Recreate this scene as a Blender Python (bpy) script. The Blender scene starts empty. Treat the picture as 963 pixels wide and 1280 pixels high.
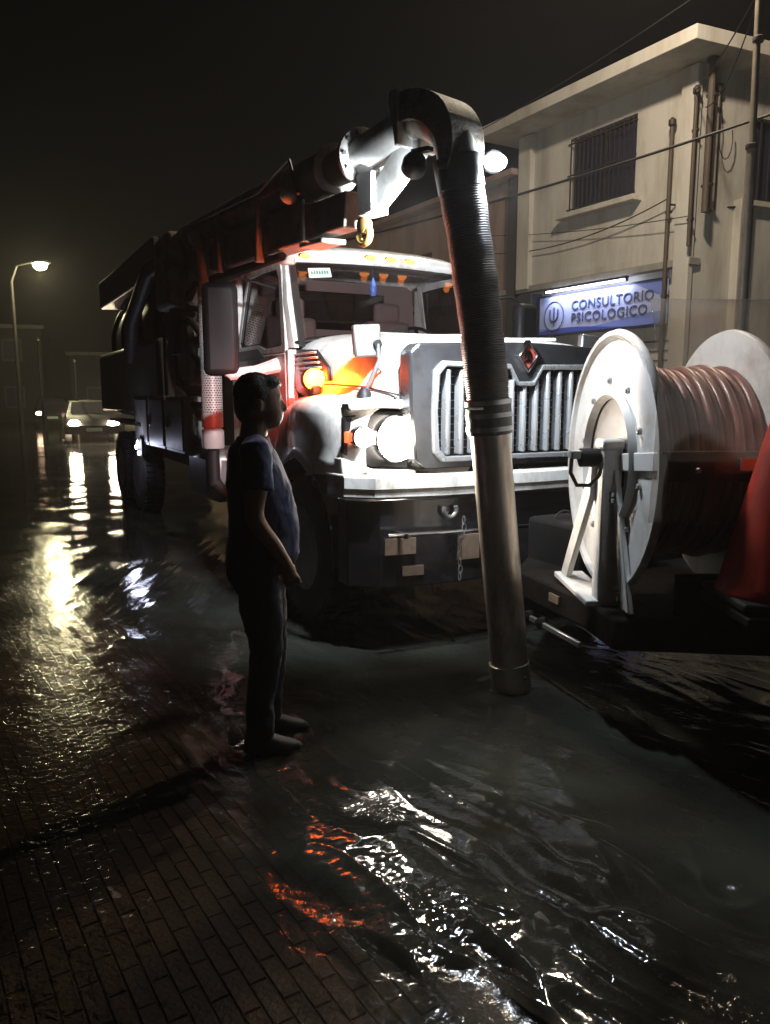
import bpy, math, random
import numpy as np
from mathutils import Vector, Matrix

random.seed(7)
rng = np.random.default_rng(11)
SC = bpy.context.scene
COL = SC.collection
R = math.radians

# ------------------------------------------------------------------ camera
cam_d = bpy.data.cameras.new('camera')
cam_d.sensor_fit = 'VERTICAL'
cam_d.sensor_height = 36.0
cam_d.lens = 27.08
cam_d.clip_start = 0.05
cam_d.clip_end = 600
cam = bpy.data.objects.new('camera', cam_d)
COL.objects.link(cam)
cam.location = (0, 0, 1.6)
cam.rotation_euler = (R(90 - 8.6), 0, 0)
SC.camera = cam

# ------------------------------------------------------------------ world, moon, exposure
world = bpy.data.worlds.new('World')
SC.world = world
world.use_nodes = True
wn = world.node_tree
bg = wn.nodes['Background']
sky = wn.nodes.new('ShaderNodeTexSky')
sky.sky_type = 'NISHITA'
sky.sun_disc = False
sky.sun_elevation = R(12)
sky.sun_rotation = R(200)
wn.links.new(sky.outputs[0], bg.inputs[0])
bg.inputs[1].default_value = 0.00025
moon_d = bpy.data.lights.new('moon', 'SUN')
moon_d.energy = 0.003
moon_d.angle = R(0.5)
moon_d.color = (1.0, 0.93, 0.85)
moon = bpy.data.objects.new('moon', moon_d)
COL.objects.link(moon)
moon.rotation_euler = (R(50), 0, R(20))
SC.view_settings.view_transform = 'Standard'
SC.view_settings.look = 'None'
SC.view_settings.gamma = 1
SC.view_settings.exposure = 0
SC.view_settings.use_curve_mapping = False
SC.cycles.use_denoising = True
SC.cycles.use_adaptive_sampling = True
SC.cycles.adaptive_threshold = 0.02
SC.cycles.max_bounces = 7
SC.cycles.diffuse_bounces = 3
SC.cycles.glossy_bounces = 4
SC.cycles.transmission_bounces = 4
SC.cycles.transparent_max_bounces = 12
SC.cycles.volume_bounces = 0
SC.cycles.sample_clamp_indirect = 4
SC.cycles.caustics_reflective = False
SC.cycles.caustics_refractive = False

# ------------------------------------------------------------------ materials
MATS = {}
def mat(name, col, rough=0.5, metal=0.0, var=0.15, scale=6.0, bump=0.0, bscale=60.0, coat=0.0,
        dirt=None, dirt_amt=0.5, dirt_scale=3.0, streak=1.0, emit=None, estr=0.0, rvar=0.15):
    """procedural surface: base colour with noise variation, blotches of dirt, roughness breakup and fine relief"""
    m = bpy.data.materials.new(name)
    m.use_nodes = True
    nt = m.node_tree
    b = nt.nodes['Principled BSDF']
    N = nt.nodes.new
    tc = N('ShaderNodeTexCoord')
    nz = N('ShaderNodeTexNoise'); nz.inputs['Scale'].default_value = scale; nz.inputs['Detail'].default_value = 5
    nt.links.new(tc.outputs['Object'], nz.inputs['Vector'])
    mx = N('ShaderNodeMix'); mx.data_type = 'RGBA'
    mx.inputs[6].default_value = tuple(c * (1 - var) for c in col) + (1,)
    mx.inputs[7].default_value = tuple(min(1, c * (1 + var)) for c in col) + (1,)
    nt.links.new(nz.outputs['Fac'], mx.inputs[0])
    out = mx.outputs[2]
    if dirt:
        n2 = N('ShaderNodeTexNoise'); n2.inputs['Scale'].default_value = dirt_scale; n2.inputs['Detail'].default_value = 8
        n2.inputs['Roughness'].default_value = 0.65
        mp = N('ShaderNodeMapping'); mp.inputs['Scale'].default_value = (1, 1, streak)
        nt.links.new(tc.outputs['Object'], mp.inputs[0]); nt.links.new(mp.outputs[0], n2.inputs['Vector'])
        cr = N('ShaderNodeValToRGB')
        cr.color_ramp.elements[0].position = 0.46; cr.color_ramp.elements[0].color = (0, 0, 0, 1)
        cr.color_ramp.elements[1].position = 0.68; cr.color_ramp.elements[1].color = (dirt_amt,) * 3 + (1,)
        nt.links.new(n2.outputs['Fac'], cr.inputs[0])
        m2 = N('ShaderNodeMix'); m2.data_type = 'RGBA'
        nt.links.new(cr.outputs[0], m2.inputs[0]); nt.links.new(out, m2.inputs[6])
        m2.inputs[7].default_value = tuple(dirt) + (1,)
        out = m2.outputs[2]
    nt.links.new(out, b.inputs['Base Color'])
    if rvar:
        mr = N('ShaderNodeMapRange')
        mr.inputs[3].default_value = max(0.02, rough - rvar * 0.5); mr.inputs[4].default_value = min(1, rough + rvar * 0.5)
        nt.links.new(nz.outputs['Fac'], mr.inputs[0]); nt.links.new(mr.outputs[0], b.inputs['Roughness'])
    else:
        b.inputs['Roughness'].default_value = rough
    b.inputs['Metallic'].default_value = metal
    b.inputs['Coat Weight'].default_value = coat
    b.inputs['Coat Roughness'].default_value = 0.08
    if bump:
        n3 = N('ShaderNodeTexNoise'); n3.inputs['Scale'].default_value = bscale; n3.inputs['Detail'].default_value = 4
        nt.links.new(tc.outputs['Object'], n3.inputs['Vector'])
        bp = N('ShaderNodeBump'); bp.inputs['Strength'].default_value = bump; bp.inputs['Distance'].default_value = 0.01
        nt.links.new(n3.outputs['Fac'], bp.inputs['Height']); nt.links.new(bp.outputs[0], b.inputs['Normal'])
    if emit:
        b.inputs['Emission Color'].default_value = tuple(emit) + (1,)
        b.inputs['Emission Strength'].default_value = estr
    MATS[name] = m
    return m

def glass(name, tint=(0.75, 0.78, 0.78), rough=0.02, haze=0.0):
    """thin pane: tinted transparency plus a Fresnel reflection, optional scuffed white film"""
    m = bpy.data.materials.new(name); m.use_nodes = True
    nt = m.node_tree; nt.nodes.remove(nt.nodes['Principled BSDF'])
    N = nt.nodes.new
    out = nt.nodes['Material Output']
    tr = N('ShaderNodeBsdfTransparent'); tr.inputs[0].default_value = tuple(tint) + (1,)
    gl = N('ShaderNodeBsdfGlossy'); gl.inputs['Roughness'].default_value = rough
    fr = N('ShaderNodeFresnel'); fr.inputs[0].default_value = 1.5
    mx = N('ShaderNodeMixShader')
    geo = N('ShaderNodeNewGeometry'); ior = N('ShaderNodeMapRange'); ior.inputs[3].default_value = 1.5; ior.inputs[4].default_value = 1 / 1.5
    nt.links.new(geo.outputs['Backfacing'], ior.inputs[0]); nt.links.new(ior.outputs[0], fr.inputs[0])
    nt.links.new(fr.outputs[0], mx.inputs[0]); nt.links.new(tr.outputs[0], mx.inputs[1]); nt.links.new(gl.outputs[0], mx.inputs[2])
    last = mx.outputs[0]
    if haze:
        tc = N('ShaderNodeTexCoord'); nz = N('ShaderNodeTexNoise'); nz.inputs['Scale'].default_value = 5; nz.inputs['Detail'].default_value = 7
        nt.links.new(tc.outputs['Object'], nz.inputs['Vector'])
        mr = N('ShaderNodeMapRange'); mr.inputs[1].default_value = 0.3; mr.inputs[2].default_value = 0.75
        mr.inputs[3].default_value = haze * 0.4; mr.inputs[4].default_value = haze * 1.5
        nt.links.new(nz.outputs['Fac'], mr.inputs[0])
        df = N('ShaderNodeBsdfDiffuse'); df.inputs[0].default_value = (0.75, 0.72, 0.68, 1)
        tl_ = N('ShaderNodeBsdfTranslucent'); tl_.inputs[0].default_value = (0.75, 0.72, 0.68, 1)
        a = N('ShaderNodeMixShader'); a.inputs[0].default_value = 0.5
        nt.links.new(df.outputs[0], a.inputs[1]); nt.links.new(tl_.outputs[0], a.inputs[2])
        m2 = N('ShaderNodeMixShader')
        nt.links.new(mr.outputs[0], m2.inputs[0]); nt.links.new(last, m2.inputs[1]); nt.links.new(a.outputs[0], m2.inputs[2])
        last = m2.outputs[0]
    nt.links.new(last, out.inputs['Surface'])
    MATS[name] = m
    return m

MUD = (0.16, 0.11, 0.07)
mat('white_paint', (0.77, 0.77, 0.75), 0.34, coat=0.4, var=0.05, dirt=(0.30, 0.25, 0.19), dirt_amt=0.7, dirt_scale=7, streak=0.5)
mat('reel_white', (0.76, 0.76, 0.75), 0.42, coat=0.2, var=0.05, dirt=(0.40, 0.30, 0.22), dirt_amt=0.6, dirt_scale=5)
mat('boom_white', (0.72, 0.72, 0.69), 0.42, var=0.08, dirt=(0.2, 0.15, 0.11), dirt_amt=0.6, dirt_scale=5, bump=0.08, bscale=40)
mat('boom_worn', (0.34, 0.30, 0.26), 0.55, var=0.2, dirt=(0.14, 0.09, 0.06), dirt_amt=0.8, dirt_scale=4, bump=0.2, bscale=50)
mat('wear_back', (0.36, 0.33, 0.28), 0.6, var=0.25, dirt=(0.08, 0.06, 0.045), dirt_amt=0.9, dirt_scale=14, bump=0.5, bscale=90)
mat('black_steel', (0.014, 0.014, 0.015), 0.6, metal=0.0, var=0.3, coat=0.0, dirt=(0.05, 0.036, 0.026), dirt_amt=0.4, dirt_scale=4, bump=0.08, bscale=80)
mat('black_matte', (0.016, 0.015, 0.015), 0.8, var=0.4, scale=14, dirt=(0.03, 0.022, 0.016), dirt_amt=0.6, dirt_scale=9, bump=0.2, bscale=90).node_tree.nodes['Principled BSDF'].inputs['Specular IOR Level'].default_value = 0.0
mat('black_plastic', (0.014, 0.014, 0.015), 0.5, var=0.2, bump=0.1, bscale=220).node_tree.nodes['Principled BSDF'].inputs['Specular IOR Level'].default_value = 0.25
mat('dark_chrome', (0.17, 0.175, 0.19), 0.24, metal=0.85, var=0.1, coat=0.3, dirt=(0.06, 0.055, 0.05), dirt_amt=0.5, dirt_scale=8)
mat('black_gloss', (0.012, 0.012, 0.014), 0.22, var=0.2, coat=0.8, dirt=(0.05, 0.045, 0.04), dirt_amt=0.3, dirt_scale=9)
MATS['black_steel'].node_tree.nodes['Principled BSDF'].inputs['Specular IOR Level'].default_value = 0.12
mat('chassis', (0.02, 0.019, 0.018), 0.6, var=0.3, dirt=MUD, dirt_amt=0.35, bump=0.2, bscale=40)
mat('rubber_hose', (0.03, 0.028, 0.028), 0.5, var=0.25, dirt=(0.11, 0.085, 0.065), dirt_amt=0.5, dirt_scale=6, bump=0.1, bscale=120)
mat('tyre_rubber', (0.018, 0.018, 0.018), 0.75, var=0.3, dirt=(0.07, 0.055, 0.04), dirt_amt=0.6, bump=0.25, bscale=90)
mat('chrome', (0.72, 0.73, 0.75), 0.16, metal=1.0, var=0.06, rvar=0.12, dirt=(0.35, 0.32, 0.3), dirt_amt=0.3, dirt_scale=7)
mat('satin_silver', (0.46, 0.48, 0.50), 0.28, metal=0.6, var=0.06, dirt=(0.3, 0.28, 0.26), dirt_amt=0.4, dirt_scale=7, coat=0.4)
mat('grey_metal', (0.40, 0.41, 0.42), 0.38, metal=0.8, var=0.12, dirt=(0.16, 0.13, 0.1), dirt_amt=0.5, dirt_scale=5)
mat('pipe_metal', (0.46, 0.41, 0.35), 0.36, metal=0.75, var=0.2, dirt=(0.10, 0.065, 0.04), dirt_amt=0.9, dirt_scale=6, streak=0.35, bump=0.12, bscale=30, scale=9)
mat('stack_metal', (0.66, 0.64, 0.61), 0.4, metal=0.15, var=0.1, dirt=(0.3, 0.26, 0.22), dirt_amt=0.4)
mat('brass', (0.62, 0.43, 0.13), 0.35, metal=0.7, var=0.2, dirt=(0.12, 0.08, 0.03), dirt_amt=0.6, dirt_scale=9)
mat('hose_orange', (0.20, 0.075, 0.052), 0.38, var=0.25, dirt=(0.16, 0.09, 0.07), dirt_amt=0.7, dirt_scale=5, bump=0.1)
mat('hub_grey', (0.20, 0.19, 0.19), 0.5, var=0.2, dirt=(0.05, 0.04, 0.035), dirt_amt=0.7, dirt_scale=5)
mat('tank_grey', (0.12, 0.115, 0.11), 0.42, var=0.12, dirt=(0.12, 0.09, 0.07), dirt_amt=0.6, dirt_scale=2)
mat('box_grey', (0.26, 0.25, 0.23), 0.45, var=0.12, dirt=(0.1, 0.08, 0.06), dirt_amt=0.6, dirt_scale=3)
mat('dash_dark', (0.035, 0.032, 0.033), 0.7, var=0.2)
mat('seat_fabric', (0.20, 0.13, 0.12), 0.85, var=0.2, bump=0.2, bscale=150)
mat('cab_lining', (0.22, 0.15, 0.14), 0.8, var=0.12)
mat('sticker', (0.62, 0.74, 0.66), 0.5, var=0.06)
mat('sticker_print', (0.12, 0.25, 0.20), 0.5, var=0.1)
mat('blue_plastic', (0.10, 0.20, 0.62), 0.4, var=0.1)
mat('paper_label', (0.20, 0.14, 0.10), 0.6, var=0.2, dirt=(0.1, 0.07, 0.05), dirt_amt=0.7, dirt_scale=14)
mat('badge_red', (0.42, 0.07, 0.05), 0.35, var=0.1)
mat('cone_red', (0.75, 0.06, 0.03), 0.5, var=0.12, dirt=(0.12, 0.04, 0.03), dirt_amt=0.5, dirt_scale=4)
mat('cone_base', (0.02, 0.02, 0.02), 0.7, var=0.2)
mat('plaster', (0.57, 0.54, 0.48), 0.85, var=0.08, scale=1.5, dirt=(0.32, 0.27, 0.21), dirt_amt=0.65, dirt_scale=2.2, streak=0.22, bump=0.15, bscale=35)
mat('plaster_pink', (0.38, 0.27, 0.23), 0.85, var=0.1, scale=1.5, dirt=(0.20, 0.14, 0.11), dirt_amt=0.7, dirt_scale=2.2, streak=0.22, bump=0.15, bscale=35)
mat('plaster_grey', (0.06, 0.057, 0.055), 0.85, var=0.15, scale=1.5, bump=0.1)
mat('concrete', (0.33, 0.31, 0.28), 0.85, var=0.15, scale=3, dirt=(0.16, 0.14, 0.12), dirt_amt=0.5, bump=0.25, bscale=25)
mat('iron_bar', (0.035, 0.03, 0.028), 0.6, var=0.3)
mat('rust_pipe', (0.10, 0.075, 0.055), 0.7, var=0.3, dirt=(0.06, 0.045, 0.04), dirt_amt=0.7)
mat('cable', (0.015, 0.014, 0.014), 0.6, var=0.1)
mat('mast_steel', (0.30, 0.26, 0.22), 0.55, metal=0.3, var=0.2, dirt=(0.14, 0.10, 0.08), dirt_amt=0.6, dirt_scale=2)
mat('sign_blue', (0.20, 0.26, 0.62), 0.4, var=0.1, scale=2)
mat('sign_pale', (0.46, 0.50, 0.74), 0.4, var=0.05, scale=2)
mat('sign_navy', (0.07, 0.10, 0.38), 0.4, var=0.1, scale=2)
mat('sign_letter', (0.07, 0.085, 0.17), 0.5, var=0.08)
mat('sign_frame', (0.03, 0.03, 0.06), 0.5, var=0.2)
mat('skin', (0.28, 0.155, 0.10), 0.5, var=0.1, scale=20)
mat('hair_black', (0.012, 0.010, 0.009), 0.45, var=0.3, scale=60, bump=0.6, bscale=180)
mat('shirt_blue', (0.025, 0.036, 0.085), 0.85, var=0.2, scale=14, bump=0.5, bscale=22)
mat('jeans', (0.018, 0.02, 0.032), 0.9, var=0.25, scale=20, bump=0.5, bscale=26)
mat('shoe_dark', (0.012, 0.011, 0.010), 0.7, var=0.2)
mat('car_dark', (0.015, 0.015, 0.017), 0.45, coat=0.1, var=0.1)
mat('shutter', (0.10, 0.10, 0.11), 0.5, var=0.15)
mat('led_white', (0.9, 0.95, 1.0), 0.3, emit=(0.86, 0.93, 1.0), estr=120, var=0, rvar=0)
mat('headlamp_lens', (0.9, 0.88, 0.8), 0.3, emit=(1.0, 0.90, 0.76), estr=170, var=0, rvar=0)
mat('headlamp_low', (0.9, 0.88, 0.8), 0.3, emit=(1.0, 0.84, 0.66), estr=30, var=0, rvar=0)
mat('amber_lens', (0.9, 0.4, 0.05), 0.3, emit=(1.0, 0.13, 0.005), estr=110, var=0, rvar=0)
mat('marker_lens', (0.9, 0.35, 0.05), 0.3, emit=(1.0, 0.26, 0.03), estr=9, var=0, rvar=0)
mat('red_marker', (0.5, 0.05, 0.02), 0.3, emit=(1.0, 0.10, 0.03), estr=2.5, var=0, rvar=0)
mat('street_lens', (0.9, 0.9, 0.7), 0.3, emit=(1.0, 0.93, 0.62), estr=260, var=0, rvar=0)
mat('car_lens', (0.9, 0.85, 0.7), 0.3, emit=(1.0, 0.80, 0.55), estr=500, var=0, rvar=0)
mat('far_lens', (0.9, 0.7, 0.5), 0.3, emit=(1.0, 0.62, 0.40), estr=14, var=0, rvar=0)
mat('tube_lens', (0.9, 0.95, 1.0), 0.3, emit=(0.80, 0.87, 1.0), estr=14, var=0, rvar=0)
mat('side_led', (0.9, 0.95, 1.0), 0.3, emit=(0.72, 0.76, 1.0), estr=60, var=0, rvar=0)
glass('windshield_glass', (0.70, 0.68, 0.67))
glass('window_glass', (0.45, 0.45, 0.45))
glass('acrylic', (0.90, 0.86, 0.82), 0.06, haze=0.08)

# ------------------------------------------------------------------ mesh helpers
class G:
    """collects shapes; build() links them as ONE mesh object"""
    def __init__(s, T=None):
        s.v = []; s.f = []; s.T = T
    def add(s, vs, fs):
        o = len(s.v)
        for p in vs:
            p = Vector(p)
            s.v.append(s.T(p) if s.T else p)
        s.f += [tuple(i + o for i in f) for f in fs]
        return s
    def box(s, c, d, rz=0, rx=0, ry=0):
        M = Matrix.Rotation(rz, 3, 'Z') @ Matrix.Rotation(ry, 3, 'Y') @ Matrix.Rotation(rx, 3, 'X')
        c = Vector(c); h = Vector(d) / 2
        vs = [c + M @ Vector((x * h.x, y * h.y, z * h.z)) for z in (-1, 1) for y in (-1, 1) for x in (-1, 1)]
        return s.add(vs, [(0, 2, 3, 1), (4, 5, 7, 6), (0, 1, 5, 4), (2, 6, 7, 3), (0, 4, 6, 2), (1, 3, 7, 5)])
    def bar(s, p, q, w, h, up=(0, 0, 1)):
        p = Vector(p); q = Vector(q); d = (q - p).normalized()
        u = Vector(up); a = d.cross(u)
        if a.length < 1e-4: a = d.cross(Vector((1, 0, 0)))
        a.normalize(); b = a.cross(d)
        a *= w / 2; b *= h / 2
        vs = [e + i * a + j * b for e in (p, q) for i, j in ((-1, -1), (1, -1), (1, 1), (-1, 1))]
        return s.add(vs, [(0, 1, 2, 3), (7, 6, 5, 4), (0, 4, 5, 1), (1, 5, 6, 2), (2, 6, 7, 3), (3, 7, 4, 0)])
    def tube(s, pts, r, n=12, cap=True):
        pts = [Vector(p) for p in pts]; m = len(pts)
        rs = r if isinstance(r, (list, tuple)) else [r] * m
        vs = []; a = None
        for i, p in enumerate(pts):
            d = (pts[min(i + 1, m - 1)] - pts[max(i - 1, 0)]).normalized()
            if a is None:
                a = d.cross(Vector((0, 0, 1)))
                if a.length < 0.05: a = d.cross(Vector((0, 1, 0)))
            a = (a - d * a.dot(d)).normalized(); b = d.cross(a)
            for k in range(n):
                t = 2 * math.pi * k / n
                vs.append(p + rs[i] * (math.cos(t) * a + math.sin(t) * b))
        fs = [(i * n + k, i * n + (k + 1) % n, (i + 1) * n + (k + 1) % n, (i + 1) * n + k) for i in range(m - 1) for k in range(n)]
        if cap:
            fs += [tuple(reversed(range(n))), tuple(range((m - 1) * n, m * n))]
        return s.add(vs, fs)
    def lathe(s, prof, o, axis, n=32, cap=True):
        """prof: (radius, distance along axis)"""
        o = Vector(o); d = Vector(axis).normalized()
        a = d.cross(Vector((0, 0, 1)))
        if a.length < 0.05: a = d.cross(Vector((0, 1, 0)))
        a.normalize(); b = d.cross(a)
        vs = [o + d * h + r * (math.cos(2 * math.pi * k / n) * a + math.sin(2 * math.pi * k / n) * b) for r, h in prof for k in range(n)]
        m = len(prof)
        fs = [(i * n + k, i * n + (k + 1) % n, (i + 1) * n + (k + 1) % n, (i + 1) * n + k) for i in range(m - 1) for k in range(n)]
        if cap:
            fs += [tuple(reversed(range(n))), tuple(range((m - 1) * n, m * n))]
        return s.add(vs, fs)
    def prism(s, pts, vec):
        pts = [Vector(p) for p in pts]; v = Vector(vec); n = len(pts)
        return s.add(pts + [p + v for p in pts], [tuple(reversed(range(n))), tuple(range(n, 2 * n))] + [(i, (i + 1) % n, n + (i + 1) % n, n + i) for i in range(n)])
    def ring(s, outer, inner, vec):
        """flat frame with a hole, extruded by vec"""
        n = len(outer); v = Vector(vec)
        o = [Vector(p) for p in outer]; q = [Vector(p) for p in inner]
        vs = o + q + [p + v for p in o] + [p + v for p in q]
        fs = []
        for i in range(n):
            j = (i + 1) % n
            fs += [(i, n + i, n + j, j), (2 * n + i, 2 * n + j, 3 * n + j, 3 * n + i), (i, j, 2 * n + j, 2 * n + i), (n + i, 3 * n + i, 3 * n + j, n + j)]
        return s.add(vs, fs)
    def sheet(s, rows):
        """rows of points -> surface"""
        n = len(rows[0]); vs = [p for r in rows for p in r]
        return s.add(vs, [(i * n + k, i * n + k + 1, (i + 1) * n + k + 1, (i + 1) * n + k) for i in range(len(rows) - 1) for k in range(n - 1)])
    def ball(s, c, r, n=12, m=8):
        c = Vector(c); rr = Vector(r) if isinstance(r, (tuple, list)) else Vector((r, r, r))
        vs = []
        for i in range(m + 1):
            t = math.pi * i / m
            for k in range(n):
                a = 2 * math.pi * k / n
                vs.append(c + Vector((rr.x * math.sin(t) * math.cos(a), rr.y * math.sin(t) * math.sin(a), rr.z * math.cos(t))))
        return s.add(vs, [(i * n + k, (i + 1) * n + k, (i + 1) * n + (k + 1) % n, i * n + (k + 1) % n) for i in range(m) for k in range(n)])
    def map(s, fn):
        s.v = [Vector(fn(p)) for p in s.v]; return s
    def mesh(s, name, smooth=35):
        me = bpy.data.meshes.new(name)
        me.from_pydata([tuple(p) for p in s.v], [], s.f)
        me.validate()
        import bmesh
        bm = bmesh.new(); bm.from_mesh(me)
        bmesh.ops.recalc_face_normals(bm, faces=bm.faces)
        bm.to_mesh(me); bm.free()
        if smooth:
            me.shade_smooth()
            me.set_sharp_from_angle(angle=R(smooth))
        return me
    def build(s, name, m, parent=None, smooth=35, bevel=0, solid=0, sub=0, remesh=0):
        me = s.mesh(name, smooth)
        me.materials.append(MATS[m] if isinstance(m, str) else m)
        o = bpy.data.objects.new(name, me); COL.objects.link(o)
        if parent: o.parent = parent
        if solid:
            md = o.modifiers.new('t', 'SOLIDIFY'); md.thickness = solid; md.offset = -1
        if bevel:
            md = o.modifiers.new('b', 'BEVEL'); md.width = bevel; md.segments = 2; md.limit_method = 'ANGLE'; md.angle_limit = R(40)
        if remesh:
            md = o.modifiers.new('r', 'REMESH'); md.mode = 'VOXEL'; md.voxel_size = remesh; md.use_smooth_shade = True
            md = o.modifiers.new('s', 'SMOOTH'); md.factor = 0.5; md.iterations = 5
        if sub:
            md = o.modifiers.new('u', 'SUBSURF'); md.levels = sub; md.render_levels = sub
        return o

def thing(name, label, cat, loc=(0, 0, 0), rz=0, group=None):
    o = bpy.data.objects.new(name, None); COL.objects.link(o)
    o.location = loc; o.rotation_euler = (0, 0, rz)
    return tag(o, label, cat, group)
def tag(o, label=None, cat=None, group=None, kind=None):
    if label: o['label'] = label
    if cat: o['category'] = cat
    if group: o['group'] = group
    if kind: o['kind'] = kind
    return o
def empty(name, parent):
    o = bpy.data.objects.new(name, None); COL.objects.link(o); o.parent = parent
    return o
def lamp(name, kind, loc, power, color, parent=None, aim=None, size=0.05, cone=None, blend=0.5):
    d = bpy.data.lights.new(name, kind); d.energy = power; d.color = color
    if kind in ('POINT', 'SPOT'): d.shadow_soft_size = size
    if kind == 'SPOT':
        d.spot_size = R(cone); d.spot_blend = blend
    o = bpy.data.objects.new(name, d); COL.objects.link(o); o.location = loc
    if aim is not None:
        o.rotation_euler = (Vector(aim) - Vector(loc)).to_track_quat('-Z', 'Y').to_euler()
    if parent: o.parent = parent
    return o
def arc(c, r, a0, a1, n, ax, ay):
    c = Vector(c); ax = Vector(ax); ay = Vector(ay)
    return [c + r * (math.cos(R(a0 + (a1 - a0) * i / n)) * ax + math.sin(R(a0 + (a1 - a0) * i / n)) * ay) for i in range(n + 1)]

# ------------------------------------------------------------------ value noise for terrain and water
def vnoise(x, y, seed=0):
    xi = np.floor(x).astype(np.int64); yi = np.floor(y).astype(np.int64)
    fx = x - xi; fy = y - yi
    def h(i, j):
        n = (i * 374761393 + j * 668265263 + seed * 974634777) & 0xFFFFFFFF
        n = ((n ^ (n >> 13)) * 1274126177) & 0xFFFFFFFF
        return ((n ^ (n >> 16)) & 0xFFFF) / 32767.5 - 1.0
    def g(i, j, dx, dy):
        a = h(i, j) * math.pi
        return np.cos(a) * dx + np.sin(a) * dy
    u = fx * fx * fx * (fx * (fx * 6 - 15) + 10); v = fy * fy * fy * (fy * (fy * 6 - 15) + 10)
    a = g(xi, yi, fx, fy); b = g(xi + 1, yi, fx - 1, fy); c = g(xi, yi + 1, fx, fy - 1); d = g(xi + 1, yi + 1, fx - 1, fy - 1)
    return ((a + (b - a) * u) * (1 - v) + (c + (d - c) * u) * v) * 1.4
SD = Vector((-math.sin(R(33)), math.cos(R(33)), 0))     # along the street
SL = Vector((math.cos(R(33)), math.sin(R(33)), 0))      # across the street
def bank(l, s):
    """height of the paving: a shallow bank on the near side, dipping under the flood"""
    l = np.asarray(l, float); s = np.asarray(s, float)
    z = np.where(l < 0.7, 0.005 * (0.7 - l), -0.018 * (l - 0.7))
    z = np.clip(z, -0.14, 0.012)
    return np.minimum(z - 0.004 + 0.005 * vnoise(l * 1.5, s * 0.9, 3) + 0.0015 * vnoise(l * 4, s * 3, 4), -0.0016)

# ================================================================== SETTING
# ---- street base (joint level) and its pavers
def grid_obj(name, xs, ys, zf, m, smooth=True, frame=None):
    X, Y = np.meshgrid(xs, ys)
    Z = zf(X, Y)
    if frame:
        PX = X * SL.x + Y * SD.x; PY = X * SL.y + Y * SD.y
    else:
        PX, PY = X, Y
    nx, ny = len(xs), len(ys)
    co = np.stack([PX, PY, Z], -1).reshape(-1, 3)
    i = np.arange(nx - 1)[None, :] + nx * np.arange(ny - 1)[:, None]
    q = np.stack([i, i + 1, i + nx + 1, i + nx], -1).reshape(-1, 4)
    me = bpy.data.meshes.new(name)
    me.vertices.add(len(co)); me.vertices.foreach_set('co', co.ravel())
    me.loops.add(q.size); me.loops.foreach_set('vertex_index', q.ravel().astype(np.int32))
    me.polygons.add(len(q)); me.polygons.foreach_set('loop_start', (np.arange(len(q)) * 4).astype(np.int32))
    me.update(calc_edges=True)
    if smooth: me.shade_smooth()
    me.materials.append(MATS[m])
    o = bpy.data.objects.new(name, me); COL.objects.link(o)
    return o

def wet_stone(name, col):
    m = mat(name, col, 0.5, var=0.35, scale=9, dirt=(0.022, 0.017, 0.013), dirt_amt=0.9, dirt_scale=2.2, bump=0.5, bscale=60, coat=0.9, rvar=0.3)
    b = m.node_tree.nodes['Principled BSDF']
    b.inputs['Coat Roughness'].default_value = 0.13
    b.inputs['Specular IOR Level'].default_value = 0.25
    return m
wet_stone('wet_joint', (0.042, 0.030, 0.022))
wet_stone('wet_paver', (0.095, 0.062, 0.044))
wet_stone('wet_paver_b', (0.082, 0.056, 0.041))

ls = np.concatenate([np.linspace(-60, -4, 15), np.linspace(-3.5, 2.5, 61), np.linspace(3, 60, 20)])
ss = np.concatenate([np.linspace(-30, -1, 10), np.linspace(0, 14, 90), np.linspace(15, 90, 26)])
street = grid_obj('street', ls, ss, lambda l, s: bank(l, s) - 0.0045, 'wet_joint', frame=True)
tag(street, kind='structure')

PW, PL, GAP = 0.057, 0.165, 0.0045
def paver_pt(l, s, dz=0.0):
    p = SL * l + SD * s
    return Vector((p.x, p.y, float(bank(l, s)) + dz))
spots = []
rows = int((1.35 + 2.2) / PW)
for i in range(rows):
    l = 1.32 - i * PW
    off = (i % 2) * PL * 0.5 + rng.normal(0, 0.004)
    for j in range(int(12.0 / PL)):
        s = -0.6 + j * PL + off
        p = SL * l + SD * s
        if p.y < 1.3 or p.y > 9.5 or p.x < -6.5: continue
        d = p.y * 0.989 + 0.24
        u = 481 + 963 * p.x / d
        if u < -60 or u > 520: continue
        spots.append((d + max(0, -u) * 0.02, l, s, u))
spots.sort(key=lambda t: t[0])
def paver_mesh(k):
    g = G()
    a, b, t, c = (PL - GAP) / 2, (PW - GAP) / 2, 0.03, 0.003
    j = lambda: random.uniform(-0.0012, 0.0012)
    base = [(-a, -b), (a, -b), (a, b), (-a, b)]
    top = [(-a + c + j(), -b + c + j()), (a - c + j(), -b + c + j()), (a - c + j(), b - c + j()), (-a + c + j(), b - c + j())]
    vs = [(x, y, -t) for x, y in base] + [(x, y, -c) for x, y in base] + [(x, y, j()) for x, y in top]
    fs = []
    for q in (0, 4):
        fs += [(q + i, q + (i + 1) % 4, q + 4 + (i + 1) % 4, q + 4 + i) for i in range(4)]
    fs.append((8, 9, 10, 11))
    g.add(vs, fs)
    me = g.mesh('paver', 0)
    me.materials.append(MATS['wet_paver' if k % 2 else 'wet_paver_b'])
    return me
pm = [paver_mesh(k) for k in range(6)]
ang = math.atan2(SD.y, SD.x)
rest = G()
n_obj = 0
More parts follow.
